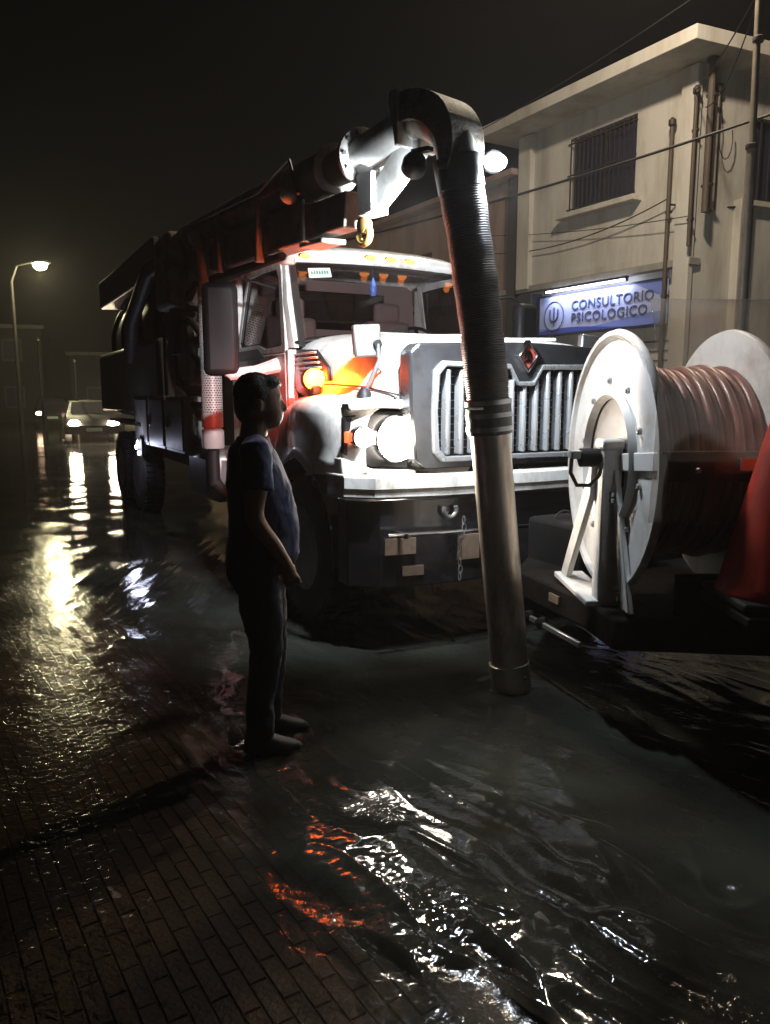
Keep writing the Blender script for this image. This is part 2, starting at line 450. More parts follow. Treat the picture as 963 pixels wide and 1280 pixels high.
for d, l, s, u in spots:
    p = paver_pt(l, s, float(rng.normal(0, 0.0003)))
    e_ = 0.05   # lie on the slope of the bank
    gs = float(bank(l, s + e_) - bank(l, s - e_)) / (2 * e_); gl = float(bank(l + e_, s) - bank(l - e_, s)) / (2 * e_)
    tx, ty = -gl + float(rng.normal(0, 0.003)), -gs + float(rng.normal(0, 0.0015))
    if n_obj < 300 and -5 < u < 400:
        o = bpy.data.objects.new('paver', pm[n_obj % 6]); COL.objects.link(o)
        o.location = p; o.rotation_euler = (tx, ty, ang); o.parent = street
        n_obj += 1
    else:
        me = pm[int(rng.integers(0, 6))]
        M = Matrix.Rotation(ang, 3, 'Z') @ Matrix.Rotation(ty, 3, 'Y') @ Matrix.Rotation(tx, 3, 'X')
        rest.add([p + M @ v.co for v in me.vertices], [tuple(f.vertices) for f in me.polygons])
rp = rest.build('far_pavers', 'wet_paver', street, smooth=0)
tag(rp, kind='stuff')

# ---- flood water
def water_mat():
    """silty flood water: a clear film where it is thin over the paving, opaque where it is deep"""
    m = bpy.data.materials.new('flood_water'); m.use_nodes = True
    nt = m.node_tree; nt.nodes.remove(nt.nodes['Principled BSDF']); N = nt.nodes.new; K = nt.links.new
    tc = N('ShaderNodeTexCoord')
    nz = N('ShaderNodeTexNoise'); nz.inputs['Scale'].default_value = 0.9; nz.inputs['Detail'].default_value = 6; nz.inputs['Distortion'].default_value = 0.8
    K(tc.outputs['Object'], nz.inputs['Vector'])
    cr = N('ShaderNodeValToRGB'); e = cr.color_ramp.elements
    e[0].position = 0.35; e[0].color = (0.016, 0.015, 0.012, 1)
    e[1].position = 0.70; e[1].color = (0.042, 0.047, 0.039, 1)
    K(nz.outputs['Fac'], cr.inputs[0])
    murk = N('ShaderNodeBsdfDiffuse'); K(cr.outputs[0], murk.inputs[0])
    clear = N('ShaderNodeBsdfTransparent'); clear.inputs[0].default_value = (0.72, 0.68, 0.62, 1)
    at = N('ShaderNodeAttribute'); at.attribute_name = 'depth'
    mr0 = N('ShaderNodeMapRange'); mr0.inputs[1].default_value = 0.002; mr0.inputs[2].default_value = 0.032; mr0.interpolation_type = 'SMOOTHSTEP'
    K(at.outputs['Fac'], mr0.inputs[0])
    body = N('ShaderNodeMixShader'); K(mr0.outputs[0], body.inputs[0]); K(clear.outputs[0], body.inputs[1]); K(murk.outputs[0], body.inputs[2])
    # capillary ripples, stronger in some patches than in others
    n2 = N('ShaderNodeTexNoise'); n2.inputs['Scale'].default_value = 30; n2.inputs['Detail'].default_value = 3; n2.inputs['Distortion'].default_value = 0.8
    K(tc.outputs['Object'], n2.inputs['Vector'])
    n4 = N('ShaderNodeTexNoise'); n4.inputs['Scale'].default_value = 1.7; n4.inputs['Detail'].default_value = 3
    K(tc.outputs['Object'], n4.inputs['Vector'])
    mr = N('ShaderNodeMapRange'); mr.inputs[1].default_value = 0.42; mr.inputs[2].default_value = 0.64; mr.inputs[3].default_value = 0.06; mr.inputs[4].default_value = 0.42
    K(n4.outputs['Fac'], mr.inputs[0])
    bp = N('ShaderNodeBump'); bp.inputs['Distance'].default_value = 0.006
    thin = N('ShaderNodeMapRange'); thin.inputs[1].default_value = 0.004; thin.inputs[2].default_value = 0.022; thin.inputs[3].default_value = 1.0; thin.inputs[4].default_value = 0.0
    K(at.outputs['Fac'], thin.inputs[0])
    ad = N('ShaderNodeMath'); ad.operation = 'MULTIPLY_ADD'; ad.inputs[1].default_value = 0.28; K(thin.outputs[0], ad.inputs[0]); K(mr.outputs[0], ad.inputs[2])
    K(ad.outputs[0], bp.inputs['Strength']); K(n2.outputs['Fac'], bp.inputs['Height'])
    gl = N('ShaderNodeBsdfGlossy')
    rg_ = N('ShaderNodeMapRange'); rg_.inputs[3].default_value = 0.05; rg_.inputs[4].default_value = 0.15; K(thin.outputs[0], rg_.inputs[0]); K(rg_.outputs[0], gl.inputs['Roughness'])
    fr = N('ShaderNodeFresnel'); fr.inputs[0].default_value = 1.34
    for n_ in (gl, fr): K(bp.outputs[0], n_.inputs['Normal'])
    su = N('ShaderNodeMixShader'); K(fr.outputs[0], su.inputs[0]); K(body.outputs[0], su.inputs[1]); K(gl.outputs[0], su.inputs[2])
    K(su.outputs[0], nt.nodes['Material Output'].inputs['Surface'])
    MATS['flood_water'] = m
water_mat()
def sm(a, b, x):
    t = np.clip((x - a) / (b - a), 0, 1); return t * t * (3 - 2 * t)
def water_z(X, Y):
    l = X * SL.x + Y * SL.y; s = X * SD.x + Y * SD.y
    # flow runs down the street towards the viewer's right: streaks are stretched along it
    f = R(-52); fx = X * math.cos(f) + Y * math.sin(f); fy = -X * math.sin(f) + Y * math.cos(f)
    wx = 0.25 * vnoise(X * 1.3, Y * 1.3, 21); wy = 0.25 * vnoise(X * 1.3, Y * 1.3, 22)
    a = vnoise(fx * 1.5 + wx, fy * 3.2 + wy, 5)
    b = vnoise(fx * 4.2 + 2 * wx, fy * 8.5 + 2 * wy, 6)
    c = 1 - 2 * np.abs(vnoise(fx * 2.0 + 3 * wx, fy * 6.5 + 3 * wy, 7))
    d = vnoise(fx * 26 + 3 * wx, fy * 16 + 3 * wy, 8)
    e = vnoise(fx * 52, fy * 34, 9)
    far = np.maximum(np.maximum(-2.3 - X, X - 2.3), np.maximum(1.5 - Y, Y - 5.0))
    d = d * (1 - sm(0.0, 0.8, far)); e = e * (1 - sm(0.0, 0.3, far)); b = b * (1 - sm(1.5, 6, far)); c = c * (1 - sm(2, 7, far)); a = a * (1 - sm(8, 20, far))
    depth = sm(0.6, 1.35, l)
    calm = 1 - 0.88 * np.exp(-(((X - 0.35) / 1.5) ** 2 + ((Y - 4.3) / 0.75) ** 2))
    calm = calm * (1 - 0.6 * sm(1.4, 2.4, X))
    lively = 0.35 + 0.65 * sm(-0.15, 0.5, vnoise(X * 1.1 + 5, Y * 1.1, 13))
    rip = sm(-0.1, 0.35, vnoise(fx * 1.7 + wx, fy * 2.6 + wy, 14))
    # a low standing hump of fast water in front of the pipe, with a ropy edge
    hx = (X - 0.02) * 0.77 + (Y - 2.35) * -0.64; hy = (X - 0.02) * 0.64 + (Y - 2.35) * 0.77
    hump = np.exp(-((hx / 0.55) ** 4 + ((hy + 0.03 * np.sin(hx * 9)) / 0.2) ** 4))
    z = calm * lively * depth * (0.020 * a + 0.011 * b + 0.009 * np.maximum(c, 0) ** 4)
    z = z + calm * (0.15 + 0.85 * depth) * (0.0009 * d * (0.25 + rip) + 0.0004 * e * (0.25 + rip))
    z = z + hump * (0.02 + 0.0030 * d + 0.0014 * e)
    z = z + (0.0012 * b + 0.0007 * d) * (1 - depth) * sm(-3, 0.3, l)
    for fx_, fy_ in ((-0.59, 3.29), (-0.52, 3.52)):      # rings round the person's feet
        fr_ = np.sqrt((X - fx_) ** 2 + (Y - fy_) ** 2)
        z = z + 0.0035 * np.sin(fr_ * 75) * np.exp(-fr_ * 5.5) + 0.006 * np.exp(-((fr_ - 0.09) / 0.04) ** 2)
    # splash ring round the mouth of the pipe
    pr = np.sqrt((X - 0.70) ** 2 + (Y - 4.05) ** 2)
    z = z + (0.014 + 0.012 * b) * np.exp(-((pr - 0.15) / 0.05) ** 2) + 0.004 * np.sin(pr * 38) * np.exp(-pr * 3.5)
    return z
def spread(lo, hi, step, far_lo, far_hi, k=1.13):
    mid = list(np.arange(lo, hi, step)); a = []; x, d = lo, step
    while x > far_lo: d *= k; x -= d; a.append(x)
    b = []; x, d = mid[-1], step
    while x < far_hi: d *= k; x += d; b.append(x)
    return np.array(a[::-1] + mid + b)
water = grid_obj('water', spread(-2.3, 2.3, 0.011, -60, 60), spread(1.5, 5.0, 0.011, -25, 95), water_z, 'flood_water')
tag(water, kind='structure')
_co = np.empty(len(water.data.vertices) * 3, np.float32); water.data.vertices.foreach_get('co', _co); _co = _co.reshape(-1, 3).astype(float)
_l = _co[:, 0] * SL.x + _co[:, 1] * SL.y; _s = _co[:, 0] * SD.x + _co[:, 1] * SD.y
water.data.attributes.new('depth', 'FLOAT', 'POINT').data.foreach_set('value', np.clip(_co[:, 2] - bank(_l, _s), 0, 0.2).astype(np.float32))

# ================================================================== THE VACUUM TRUCK
# truck frame: x to the picture's right along the bumper, y back along the truck, z up; origin on the ground under the grille
TA = R(28); TN = Vector((0.9, 5.1, 0))
truck = thing('vacuum_truck', 'white sewer vacuum truck with boom, hanging suction hose and front hose reel, headlights on', 'truck', TN, TA)
TR = Vector((math.cos(TA), math.sin(TA), 0)); TB = Vector((-math.sin(TA), math.cos(TA), 0))
def L(p):
    """world point -> truck frame"""
    q = Vector(p) - TN
    return Vector((q.dot(TR), q.dot(TB), q.z))
def mir(pts): return [(-x, y, z) for x, y, z in pts]

# ---- hood shell
hood_rows = []
for y, w, zt, zl in ((0.02, 0.80, 1.935, 1.50), (0.10, 0.83, 1.975, 1.50), (0.45, 0.86, 2.00, 1.52), (0.9, 0.90, 2.035, 1.55), (1.3, 0.95, 2.075, 1.58), (1.56, 0.985, 2.10, 1.60)):
    half = [(0, zt), (w * 0.35, zt - 0.004), (w * 0.62, zt - 0.02), (w * 0.8, zt - 0.05), (w * 0.92, zt - 0.10), (w * 0.985, zt - 0.18), (w + 0.005, zt - 0.28), (w + 0.02, zl)]
    row = [(-x, y, z) for x, z in reversed(half)] + [(x, y, z) for x, z in half[1:]]
    hood_rows.append(row)
hood = G().sheet(hood_rows).build('hood', 'white_paint', truck, smooth=50, solid=0.02, sub=1)
# hood seam and louvred side vents
for sx in (-1, 1):
    v = G()
    o = [(sx * 0.905, 1.72, 1.96), (sx * 0.915, 1.2, 1.93), (sx * 0.90, 0.98, 1.80), (sx * 0.905, 0.96, 1.70), (sx * 0.95, 1.72, 1.70)]
    v.prism([(sx * 0.93, y, z) for x, y, z in o], (sx * 0.03, 0, 0))
    vent = v.build('hood_vent', 'black_plastic', hood, bevel=0.008)
    for k in range(6):
        z = 1.725 + k * 0.037
        G().bar((sx * 0.972, 1.68, z), (sx * 0.965, 1.02 + k * 0.03, z), 0.016, 0.016).build('louvre', 'white_paint', hood, bevel=0.004)

# hood fittings: panel gap along the fender, latches, centre crease
for sx in (-1, 1):
    G().tube([(sx * 0.868, 0.08, 1.60), (sx * 0.90, 0.5, 1.655), (sx * 0.93, 1.0, 1.68), (sx * 0.975, 1.55, 1.66)], 0.007, 6).build('panel_gap', 'black_plastic', hood)
    G().box((sx * 0.955, 1.30, 1.66), (0.03, 0.05, 0.11)).build('hood_latch', 'black_plastic', hood, bevel=0.008)
    G().tube([(sx * 0.34, 0.10, 1.975), (sx * 0.36, 0.6, 2.008), (sx * 0.42, 1.5, 2.092)], 0.012, 8).build('hood_crease', 'white_paint', hood)

# ---- fenders with wheel arches
AY, AR, AZ = 0.98, 0.62, 0.55
def fender(sx):
    g = G(); rows = []
    n = 24
    for i in range(n + 1):
        y = 0.16 + (1.66 - 0.16) * i / n
        top = 1.565 + 0.035 * math.sin(math.pi * (y - 0.1) / 1.5) - 0.30 * max(0, (y - 1.35) / 0.31) ** 2 - 0.03 * max(0, (0.5 - y) / 0.35) ** 2
        dy = y - AY
        zb = AZ + math.sqrt(max(0, AR * AR - dy * dy)) if abs(dy) < AR else AZ + 0.02
        zb = max(zb, 1.10 if y < AY - 0.35 else (0.9 if y > AY else 0))
        zb = min(zb, top - 0.12)
        xi = 0.84 + 0.09 * (y / 1.6)
        xo = 1.13 + 0.09 * math.sin(math.pi * min(1, y / 1.3)) - 0.10 * max(0, (0.5 - y) / 0.34) ** 2
        row = [(xi, y, top + 0.07), (xi + 0.06, y, top + 0.015), (xi * 0.5 + xo * 0.5, y, top), (xo - 0.07, y, top - 0.02), (xo - 0.02, y, top - 0.06), (xo, y, top - 0.12)]
        zz = top - 0.12
        for k in range(1, 5):
            row.append((xo + 0.012 * math.sin(math.pi * k / 4) + (0.03 if k == 4 and abs(dy) < AR else 0), y, zz + (zb - zz) * k / 4))
        rows.append([(sx * a, b, c) for a, b, c in row])
    # headlight-side front panel
    f = rows[0]
    g.sheet(rows)
    fo = g.build('fender', 'white_paint', truck, smooth=50, solid=0.015)
    arch = G()
    pts = [(sx * 1.0, AY + (AR - 0.01) * math.cos(R(a)), AZ + (AR - 0.01) * math.sin(R(a))) for a in range(-5, 186, 10)]
    arch.sheet([[(sx * 0.55, p[1], p[2]) for p in pts], [(sx * 1.2, p[1], p[2]) for p in pts]])
    arch.build('arch_liner', 'chassis', fo, smooth=60, solid=0.01)
    return fo
fenders = [fender(-1), fender(1)]

# ---- headlights
for sx in (-1, 1):
    h = empty('headlight', truck)
    bz = G()
    bz.prism([(sx * 0.80, 0.10, 1.50), (sx * 1.00, 0.15, 1.50), (sx * 1.16, 0.27, 1.47), (sx * 1.17, 0.28, 1.24), (sx * 1.02, 0.17, 1.16), (sx * 0.80, 0.10, 1.15)], (0, 0.10, 0))
    bz.build('bezel', 'black_plastic', h, bevel=0.01)
    for x, y, z, r, m, nm in ((0.885, 0.10, 1.335, 0.125, 'headlamp_lens', 'main_lens'), (1.075, 0.185, 1.345, 0.052, 'headlamp_low', 'side_lens')):
        rim = G().lathe([(r + 0.02, 0.05), (r + 0.022, 0.0), (r + 0.012, -0.012), (r + 0.004, 0.0)], (sx * x, y, z), (0, 1, 0), 28, cap=False)
        rim.build('lamp_ring', 'chrome', h)
        G().lathe([(r, 0.012), (r * 0.9, -0.006), (r * 0.55, -0.018), (0.004, -0.022)], (sx * x, y, z), (0, 1, 0), 28).build(nm, m, h)
    G().box((sx * 1.15, 0.245, 1.345), (0.03, 0.05, 0.07), rz=sx * 0.9).build('side_marker', 'red_marker', h, bevel=0.008)
    if sx < 0:
        lamp('headlight_beam', 'SPOT', (sx * 0.895, 0.045, 1.335), 170, (1.0, 0.84, 0.66), h, aim=(sx * 0.895 - 0.25, -6, 0.75), size=0.08, cone=86, blend=0.85)
    else:
        lamp('headlight_beam', 'SPOT', (sx * 0.895, 0.045, 1.335), 40, (1.0, 0.84, 0.66), h, aim=(sx * 0.895, -6, 0.75), size=0.08, cone=86, blend=0.85)
    lamp('headlight_spill', 'POINT', (sx * 0.93, -0.10, 1.34), 9 if sx < 0 else 3, (1.0, 0.88, 0.74), h, size=0.09)
    # lamp surround in body colour, under and over the unit
    G().prism([(sx * 0.78, 0.06, 1.52), (sx * 1.0, 0.11, 1.525), (sx * 1.15, 0.22, 1.50), (sx * 1.15, 0.22, 1.56), (sx * 0.98, 0.10, 1.575), (sx * 0.78, 0.05, 1.575)], (0, 0.12, 0)).build('brow', 'white_paint', h, bevel=0.012)
    G().prism([(sx * 0.76, 0.06, 1.10), (sx * 1.03, 0.12, 1.10), (sx * 1.19, 0.25, 1.10), (sx * 1.19, 0.25, 1.22), (sx * 1.03, 0.13, 1.15), (sx * 0.76, 0.07, 1.14)], (0, 0.14, 0)).build('lower_valance', 'white_paint', h, bevel=0.012)

# ---- grille
grille = empty('grille', truck)
def grille_outline(w, zt, zb, dv, r):
    """half symmetrical outline with a V-dip for the badge at the top"""
    pts = [(-w + r, zb), (w - r, zb), (w, zb + r), (w * 1.02, (zt + zb) / 2), (w * 1.0, zt - r), (w - r, zt), (0.13, zt - 0.01), (0.06, zt - dv), (-0.06, zt - dv), (-0.13, zt - 0.01), (-w + r, zt), (-w, zt - r), (-w * 1.02, (zt + zb) / 2), (-w, zb + r)]
    return pts
outer = [(-0.76, 1.15), (0.76, 1.15), (0.82, 1.20), (0.855, 1.53), (0.86, 1.86), (0.80, 1.915), (0.3, 1.935), (0.08, 1.94), (-0.08, 1.94), (-0.3, 1.935), (-0.80, 1.915), (-0.86, 1.86), (-0.855, 1.53), (-0.82, 1.20)]
inner = grille_outline(0.66, 1.775, 1.225, 0.115, 0.05)
inner2 = [inner[0], inner[1], inner[2], inner[3], inner[4], inner[5], inner[6], inner[7], inner[8], inner[9], inner[10], inner[11], inner[12], inner[13]]
P3 = lambda pts, y: [(x, y, z) for x, z in pts]
G().ring(P3(outer, -0.02), P3(inner2, -0.02), (0, 0.14, 0)).build('surround', 'dark_chrome', grille, bevel=0.015)
big = grille_outline(0.70, 1.81, 1.19, 0.12, 0.06)
G().ring(P3(big, -0.045), P3(inner, -0.045), (0, 0.06, 0)).build('chrome_frame', 'satin_silver', grille, bevel=0.01)
G().box((0, 0.16, 1.5), (1.36, 0.02, 0.62)).build('mesh_backing', 'chassis', grille)
for k in range(13):
    x = -0.588 + k * 0.098
    top = 1.76 if abs(x) > 0.13 else (1.66 if abs(x) < 0.05 else 1.70)
    b = G()
    pts = [(x - 0.023, 0.03), (x - 0.017, -0.025), (x, -0.036), (x + 0.017, -0.025), (x + 0.023, 0.03)]
    b.prism([(a, c, 1.235) for a, c in pts], (0, 0, top - 1.235))
    b.build('grille_bar', 'satin_silver', grille, bevel=0.006)
for k in range(10):
    z = 1.27 + 0.05 * k
    G().box((0, 0.075, z), (1.30, 0.006, 0.006)).build('cross_wire', 'grey_metal', grille)
badge = empty('badge', truck)
D = lambda r, y: [(0, y, 1.85 + r * 1.28), (r, y, 1.85), (0, y, 1.85 - r * 1.28), (-r, y, 1.85)]
G().ring(D(0.082, -0.062), D(0.062, -0.062), (0, 0.05, 0)).build('badge_frame', 'chrome', badge, bevel=0.006)
G().prism(D(0.063, -0.045), (0, 0.03, 0)).build('badge_field', 'badge_red', badge)
em = G()
em.prism([(-0.026, -0.053, 1.815), (0.026, -0.053, 1.815), (0.026, -0.053, 1.828), (-0.026, -0.053, 1.828)], (0, 0.01, 0))
em.prism([(-0.009, -0.0535, 1.828), (0.009, -0.0535, 1.828), (0.009, -0.0535, 1.885), (-0.009, -0.0535, 1.885)], (0, 0.01, 0))
em.prism([(-0.036, -0.0525, 1.835), (-0.022, -0.0525, 1.835), (-0.006, -0.0525, 1.878), (-0.014, -0.0525, 1.888)], (0, 0.01, 0))
em.prism([(0.036, -0.0525, 1.835), (0.022, -0.0525, 1.835), (0.006, -0.0525, 1.878), (0.014, -0.0525, 1.888)], (0, 0.01, 0))
em.build('badge_emblem', 'chrome', badge)

# ---- bumper and lower front
bumper = G()
bp = [(-1.27, 0.30), (-1.24, 0.12), (-1.10, -0.02), (-0.70, -0.10), (0, -0.13), (0.70, -0.10), (1.10, -0.02), (1.24, 0.12), (1.27, 0.30)]
prof = [(0.04, 1.128), (0.0, 1.124), (-0.012, 1.11), (-0.015, 1.045), (-0.004, 1.035), (-0.004, 0.995), (0.02, 0.982)]
bumper.sheet([[(x, y + dy, z) for x, y in bp] for dy, z in prof])
bumper_o = bumper.build('bumper', 'white_paint', truck, smooth=28, solid=0.012)
lowf = G()
lowf.prism([(-1.2, 0.16, 0.36), (-1.2, 0.16, 0.975), (-1.05, 0.0, 0.975), (-0.7, -0.07, 0.975), (0.7, -0.07, 0.975), (1.05, 0.0, 0.975), (1.2, 0.16, 0.975), (1.2, 0.3, 0.975), (-1.2, 0.3, 0.975)][1:], (0, 0, -0.55))
lowf_o = lowf.build('lower_bumper', 'black_gloss', truck, bevel=0.012)
for x0, x1, z0, z1 in ((-1.04, -0.84, 0.64, 0.74), (-0.54, -0.38, 0.57, 0.73), (-0.92, -0.78, 0.50, 0.56)):
    G().box(((x0 + x1) / 2, -0.078 if x1 > -0.7 else -0.05, (z0 + z1) / 2), (x1 - x0, 0.012, z1 - z0), rz=-0.02 if x1 > -0.7 else -0.17).build('warning_label', 'paper_label', lowf_o)
G().tube([(-1.06, -0.12, 0.775), (-0.6, -0.16, 0.77), (-0.1, -0.17, 0.765), (0.9, -0.14, 0.765)], 0.013, 10).build('push_bar', 'chrome', lowf_o)
for x in (-0.95, -0.15, 0.75):
    G().bar((x, -0.15, 0.768), (x, -0.02, 0.768), 0.025, 0.03).build('bar_bracket', 'black_steel', lowf_o, bevel=0.004)
for sx in (-1, 1):
    hk = G().tube(arc((sx * 0.62, -0.11, 0.90), 0.045, 150, 390, 10, (1, 0, 0), (0, 0, 1)), 0.014, 8)
    hk.build('tow_hook', 'grey_metal', lowf_o)
ch = None
for k in range(9):
    z = 0.84 - k * 0.045
    c = (-0.56 + 0.004 * math.sin(k * 2), -0.17 if k < 3 else -0.135, z)
    ax = (1, 0, 0) if k % 2 else (0, 1, 0)
    link = G().tube([Vector(c) + 0.014 * math.cos(R(t)) * Vector(ax) + 0.026 * math.sin(R(t)) * Vector((0, 0, 1)) for t in range(0, 361, 40)], 0.0045, 6, cap=False)
    link.build('chain_link', 'grey_metal', lowf_o)
G().box((0.0, 0.45, 0.62), (1.7, 0.5, 0.5)).build('front_crossmember', 'chassis', truck, bevel=0.02)
G().box((-0.45, 5.2, 0.75), (0.10, 9.6, 0.28)).build('frame_rail', 'chassis', truck)
G().box((0.45, 5.2, 0.75), (0.10, 9.6, 0.28)).build('frame_rail', 'chassis', truck)
G().tube([(-1.0, AY, 0.52), (1.0, AY, 0.52)], 0.07, 12).build('front_axle', 'chassis', truck)

# ---- wheels
def wheel(x, y, sx, dual=False):
    w = empty('wheel', truck); r = 0.52; hw = 0.14
    t = G().lathe([(0.30, -hw), (0.42, -hw - 0.012), (0.495, -hw + 0.01), (r, -hw + 0.045), (r, hw - 0.045), (0.495, hw - 0.01), (0.42, hw + 0.012), (0.30, hw), (0.29, 0)], (x, y, r), (sx, 0, 0), 40, cap=False)
    for k in range(40):
        a = 2 * math.pi * k / 40
        for s2 in (-1, 1):
            t.box((x + s2 * 0.075, y + (r + 0.004) * math.cos(a + s2 * 0.04), r + (r + 0.004) * math.sin(a + s2 * 0.04)), (0.10, 0.05, 0.022), rx=a + math.pi / 2)
    t.build('tyre', 'tyre_rubber', w)
    G().lathe([(0.30, 0.13), (0.285, 0.09), (0.24, 0.02), (0.15, 0.03), (0.13, 0.10), (0.10, 0.12), (0.02, 0.13)], (x, y, r), (sx, 0, 0), 32).build('rim', 'grey_metal', w)
    if sx < 0 and y < 2:
        for k in range(10):
            a = 2 * math.pi * k / 10
            G().lathe([(0.016, 0.02), (0.014, 0.06), (0.006, 0.065)], (x, y + 0.19 * math.cos(a), r + 0.19 * math.sin(a)), (sx, 0, 0), 6).build('wheel_nut', 'chrome', w)
    return w
for sx in (-1, 1):
    wheel(sx * 1.04, AY, sx)
    for y in (7.0, 8.35):
        wheel(sx * 1.07, y, sx)

# ---- cab
cab = empty('cab', truck)
def side_x(z): return 1.03 if z < 1.95 else 1.03 - (z - 1.95) * 0.165
roof_rows = []
for y, zc, w in ((1.93, 2.735, 0.86), (1.96, 2.775, 0.885), (2.05, 2.81, 0.90), (2.4, 2.83, 0.91), (2.85, 2.82, 0.91), (3.03, 2.78, 0.90), (3.06, 2.72, 0.89)):
    half = [(0, zc), (w * 0.4, zc - 0.008), (w * 0.7, zc - 0.028), (w * 0.9, zc - 0.065), (w * 0.985, zc - 0.11), (w * 1.01, 2.66 if y > 1.95 else 2.655)]
    roof_rows.append([(-x, y, z) for x, z in reversed(half)] + [(x, y, z) for x, z in half[1:]])
roof = G().sheet(roof_rows).build('roof', 'white_paint', cab, smooth=50, solid=0.03)
# windscreen frame: pillars + header + cowl
A0, A1 = Vector((0.99, 1.52, 1.96)), Vector((0.885, 1.965, 2.67))
for sx in (-1, 1):
    g = G()
    p0 = Vector((sx * A0.x, A0.y, A0.z)); p1 = Vector((sx * A1.x, A1.y, A1.z))
    pm_ = (p0 + p1) / 2 + Vector((sx * 0.015, 0, 0.0))
    g.sheet([[q + Vector((0, 0.0, 0)), q + Vector((sx * 0.015, 0.05, 0)), q + Vector((sx * 0.012, 0.13, 0.0)), q + Vector((-sx * 0.03, 0.14, 0)), q + Vector((-sx * 0.055, 0.02, 0)), q] for q in (p0, pm_, p1)])
    g.build('windscreen_pillar', 'white_paint', cab, smooth=60)
    g = G()   # black edge band of the windscreen
    q0 = p0 + Vector((-sx * 0.065, 0.0, 0)); q1 = p1 + Vector((-sx * 0.055, 0, 0))
    g.bar(q0, q1, 0.05, 0.03, up=(0, -1, 0.5)); g.build('windscreen_seal', 'black_plastic', cab)
g = G().sheet([[(x, 1.94 - 0.05 * (1 - (x / 0.9) ** 2), 2.655 + 0.02 * (1 - (x / 0.9) ** 2) + dz) for x in np.linspace(-0.87, 0.87, 13)] for dz in (0.09, 0.0)])
g.build('header', 'white_paint', cab, solid=0.03)
g = G().sheet([[(x, 1.575 - 0.10 * (1 - (x / 1.0) ** 2) + dy, 2.085 - 0.085 * abs(x) ** 2 + dz) for x in np.linspace(-0.98, 0.98, 15)] for dy, dz in ((-0.03, 0.0), (0.05, 0.02), (0.09, 0.0))])
g.build('cowl', 'black_plastic', cab, solid=0.02)
def ws(x, t):
    c = 1 - (x / 0.93) ** 2
    return (x * (0.94 - 0.105 * t), 1.55 + 0.415 * t - 0.12 * c * (1 - 0.45 * t), 2.0 + 0.66 * t + 0.06 * c * (1 - t))
G().sheet([[ws(x, t) for x in np.linspace(-0.93, 0.93, 17)] for t in np.linspace(0, 1, 7)]).build('windscreen', 'windshield_glass', cab, smooth=80)
# doors
for sx in (-1, 1):
    door = empty('door', truck)
    zof = lambda pts: [(sx * side_x(z), y, z) for y, z in pts]
    lower = G().prism([(sx * 1.03, y, z) for y, z in ((1.66, 1.12), (2.86, 1.12), (2.86, 1.93), (1.62, 1.93), (1.60, 1.5))], (-sx * 0.05, 0, 0))
    lower.build('door_panel', 'white_paint', door, bevel=0.012)
    op = [(1.62, 1.935), (1.62, 1.96), (1.70, 2.12), (1.95, 2.58), (2.02, 2.675), (2.4, 2.685), (2.86, 2.685), (2.86, 2.2), (2.86, 1.96), (2.86, 1.935), (2.3, 1.935), (2.0, 1.935)]
    ip = [(1.73, 1.985), (1.715, 2.0), (1.80, 2.15), (2.00, 2.54), (2.08, 2.615), (2.4, 2.625), (2.79, 2.62), (2.80, 2.3), (2.80, 2.06), (2.74, 2.02), (2.28, 2.02), (2.08, 1.975)]
    fr = G().ring(zof(op), zof(ip), (-sx * 0.045, 0, 0)); fr.build('window_frame', 'white_paint', door, bevel=0.006)
    op2 = [(y + (0.012 if y < 2.3 else -0.012), z + (0.012 if z < 2.3 else -0.012)) for y, z in ip]
    G().ring(zof([(y, z) for y, z in ip]), zof(op2), (-sx * 0.03, 0, 0)).map(lambda p: (p[0] - sx * 0.004, p[1], p[2])).build('window_seal', 'black_plastic', door)
    G().prism([(sx * (side_x(z) - 0.02), y, z) for y, z in ip], (-sx * 0.004, 0, 0)).build('window_pane', 'window_glass', door)
    G().prism([(sx * 1.035, y, z) for y, z in ((1.78, 1.90), (2.06, 1.90), (2.25, 1.985), (2.80, 1.985), (2.80, 1.90), (2.4, 1.885))][:4] + [(sx * 1.035, 2.78, 1.90)], (-sx * 0.003, 0, 0)).build('lower_trim', 'box_grey', door)
    G().box((sx * 1.045, 2.70, 1.78), (0.03, 0.16, 0.05)).build('door_handle', 'black_plastic', door, bevel=0.008)
    G().box((sx * 0.98, 2.965, 1.9), (0.07, 0.19, 1.56)).build('rear_pillar', 'white_paint', door, bevel=0.02)
    G().box((sx * 0.985, 1.60, 1.55), (0.08, 0.07, 0.80)).build('front_pillar', 'white_paint', door, bevel=0.012)
    stp = G()
    stp.box((sx * 1.02, 2.2, 0.80), (0.24, 0.95, 0.05)); stp.box((sx * 1.08, 2.2, 0.48), (0.22, 0.8, 0.04))
    stp.bar((sx * 1.1, 1.75, 0.8), (sx * 1.15, 1.85, 0.48), 0.03, 0.05); stp.bar((sx * 1.1, 2.65, 0.8), (sx * 1.15, 2.55, 0.48), 0.03, 0.05)
    stp.build('entry_step', 'grey_metal', truck, bevel=0.008)
    G().box((sx * 0.92, 3.75, 0.82), (0.55, 0.9, 0.55)).build('fuel_tank', 'grey_metal', truck, bevel=0.12)
G().box((0, 3.03, 1.65), (1.9, 0.05, 1.1)).build('rear_wall', 'cab_lining', cab)
rw = G().ring([(x, 3.03, z) for x, z in ((-0.94, 2.2), (0.94, 2.2), (0.90, 2.7), (-0.90, 2.7))], [(x, 3.03, z) for x, z in ((-0.6, 2.24), (0.6, 2.24), (0.58, 2.6), (-0.58, 2.6))], (0, 0.05, 0))
rw.build('rear_window_frame', 'cab_lining', cab)
G().box((0, 3.05, 2.42), (1.2, 0.006, 0.37)).build('rear_pane', 'window_glass', cab)
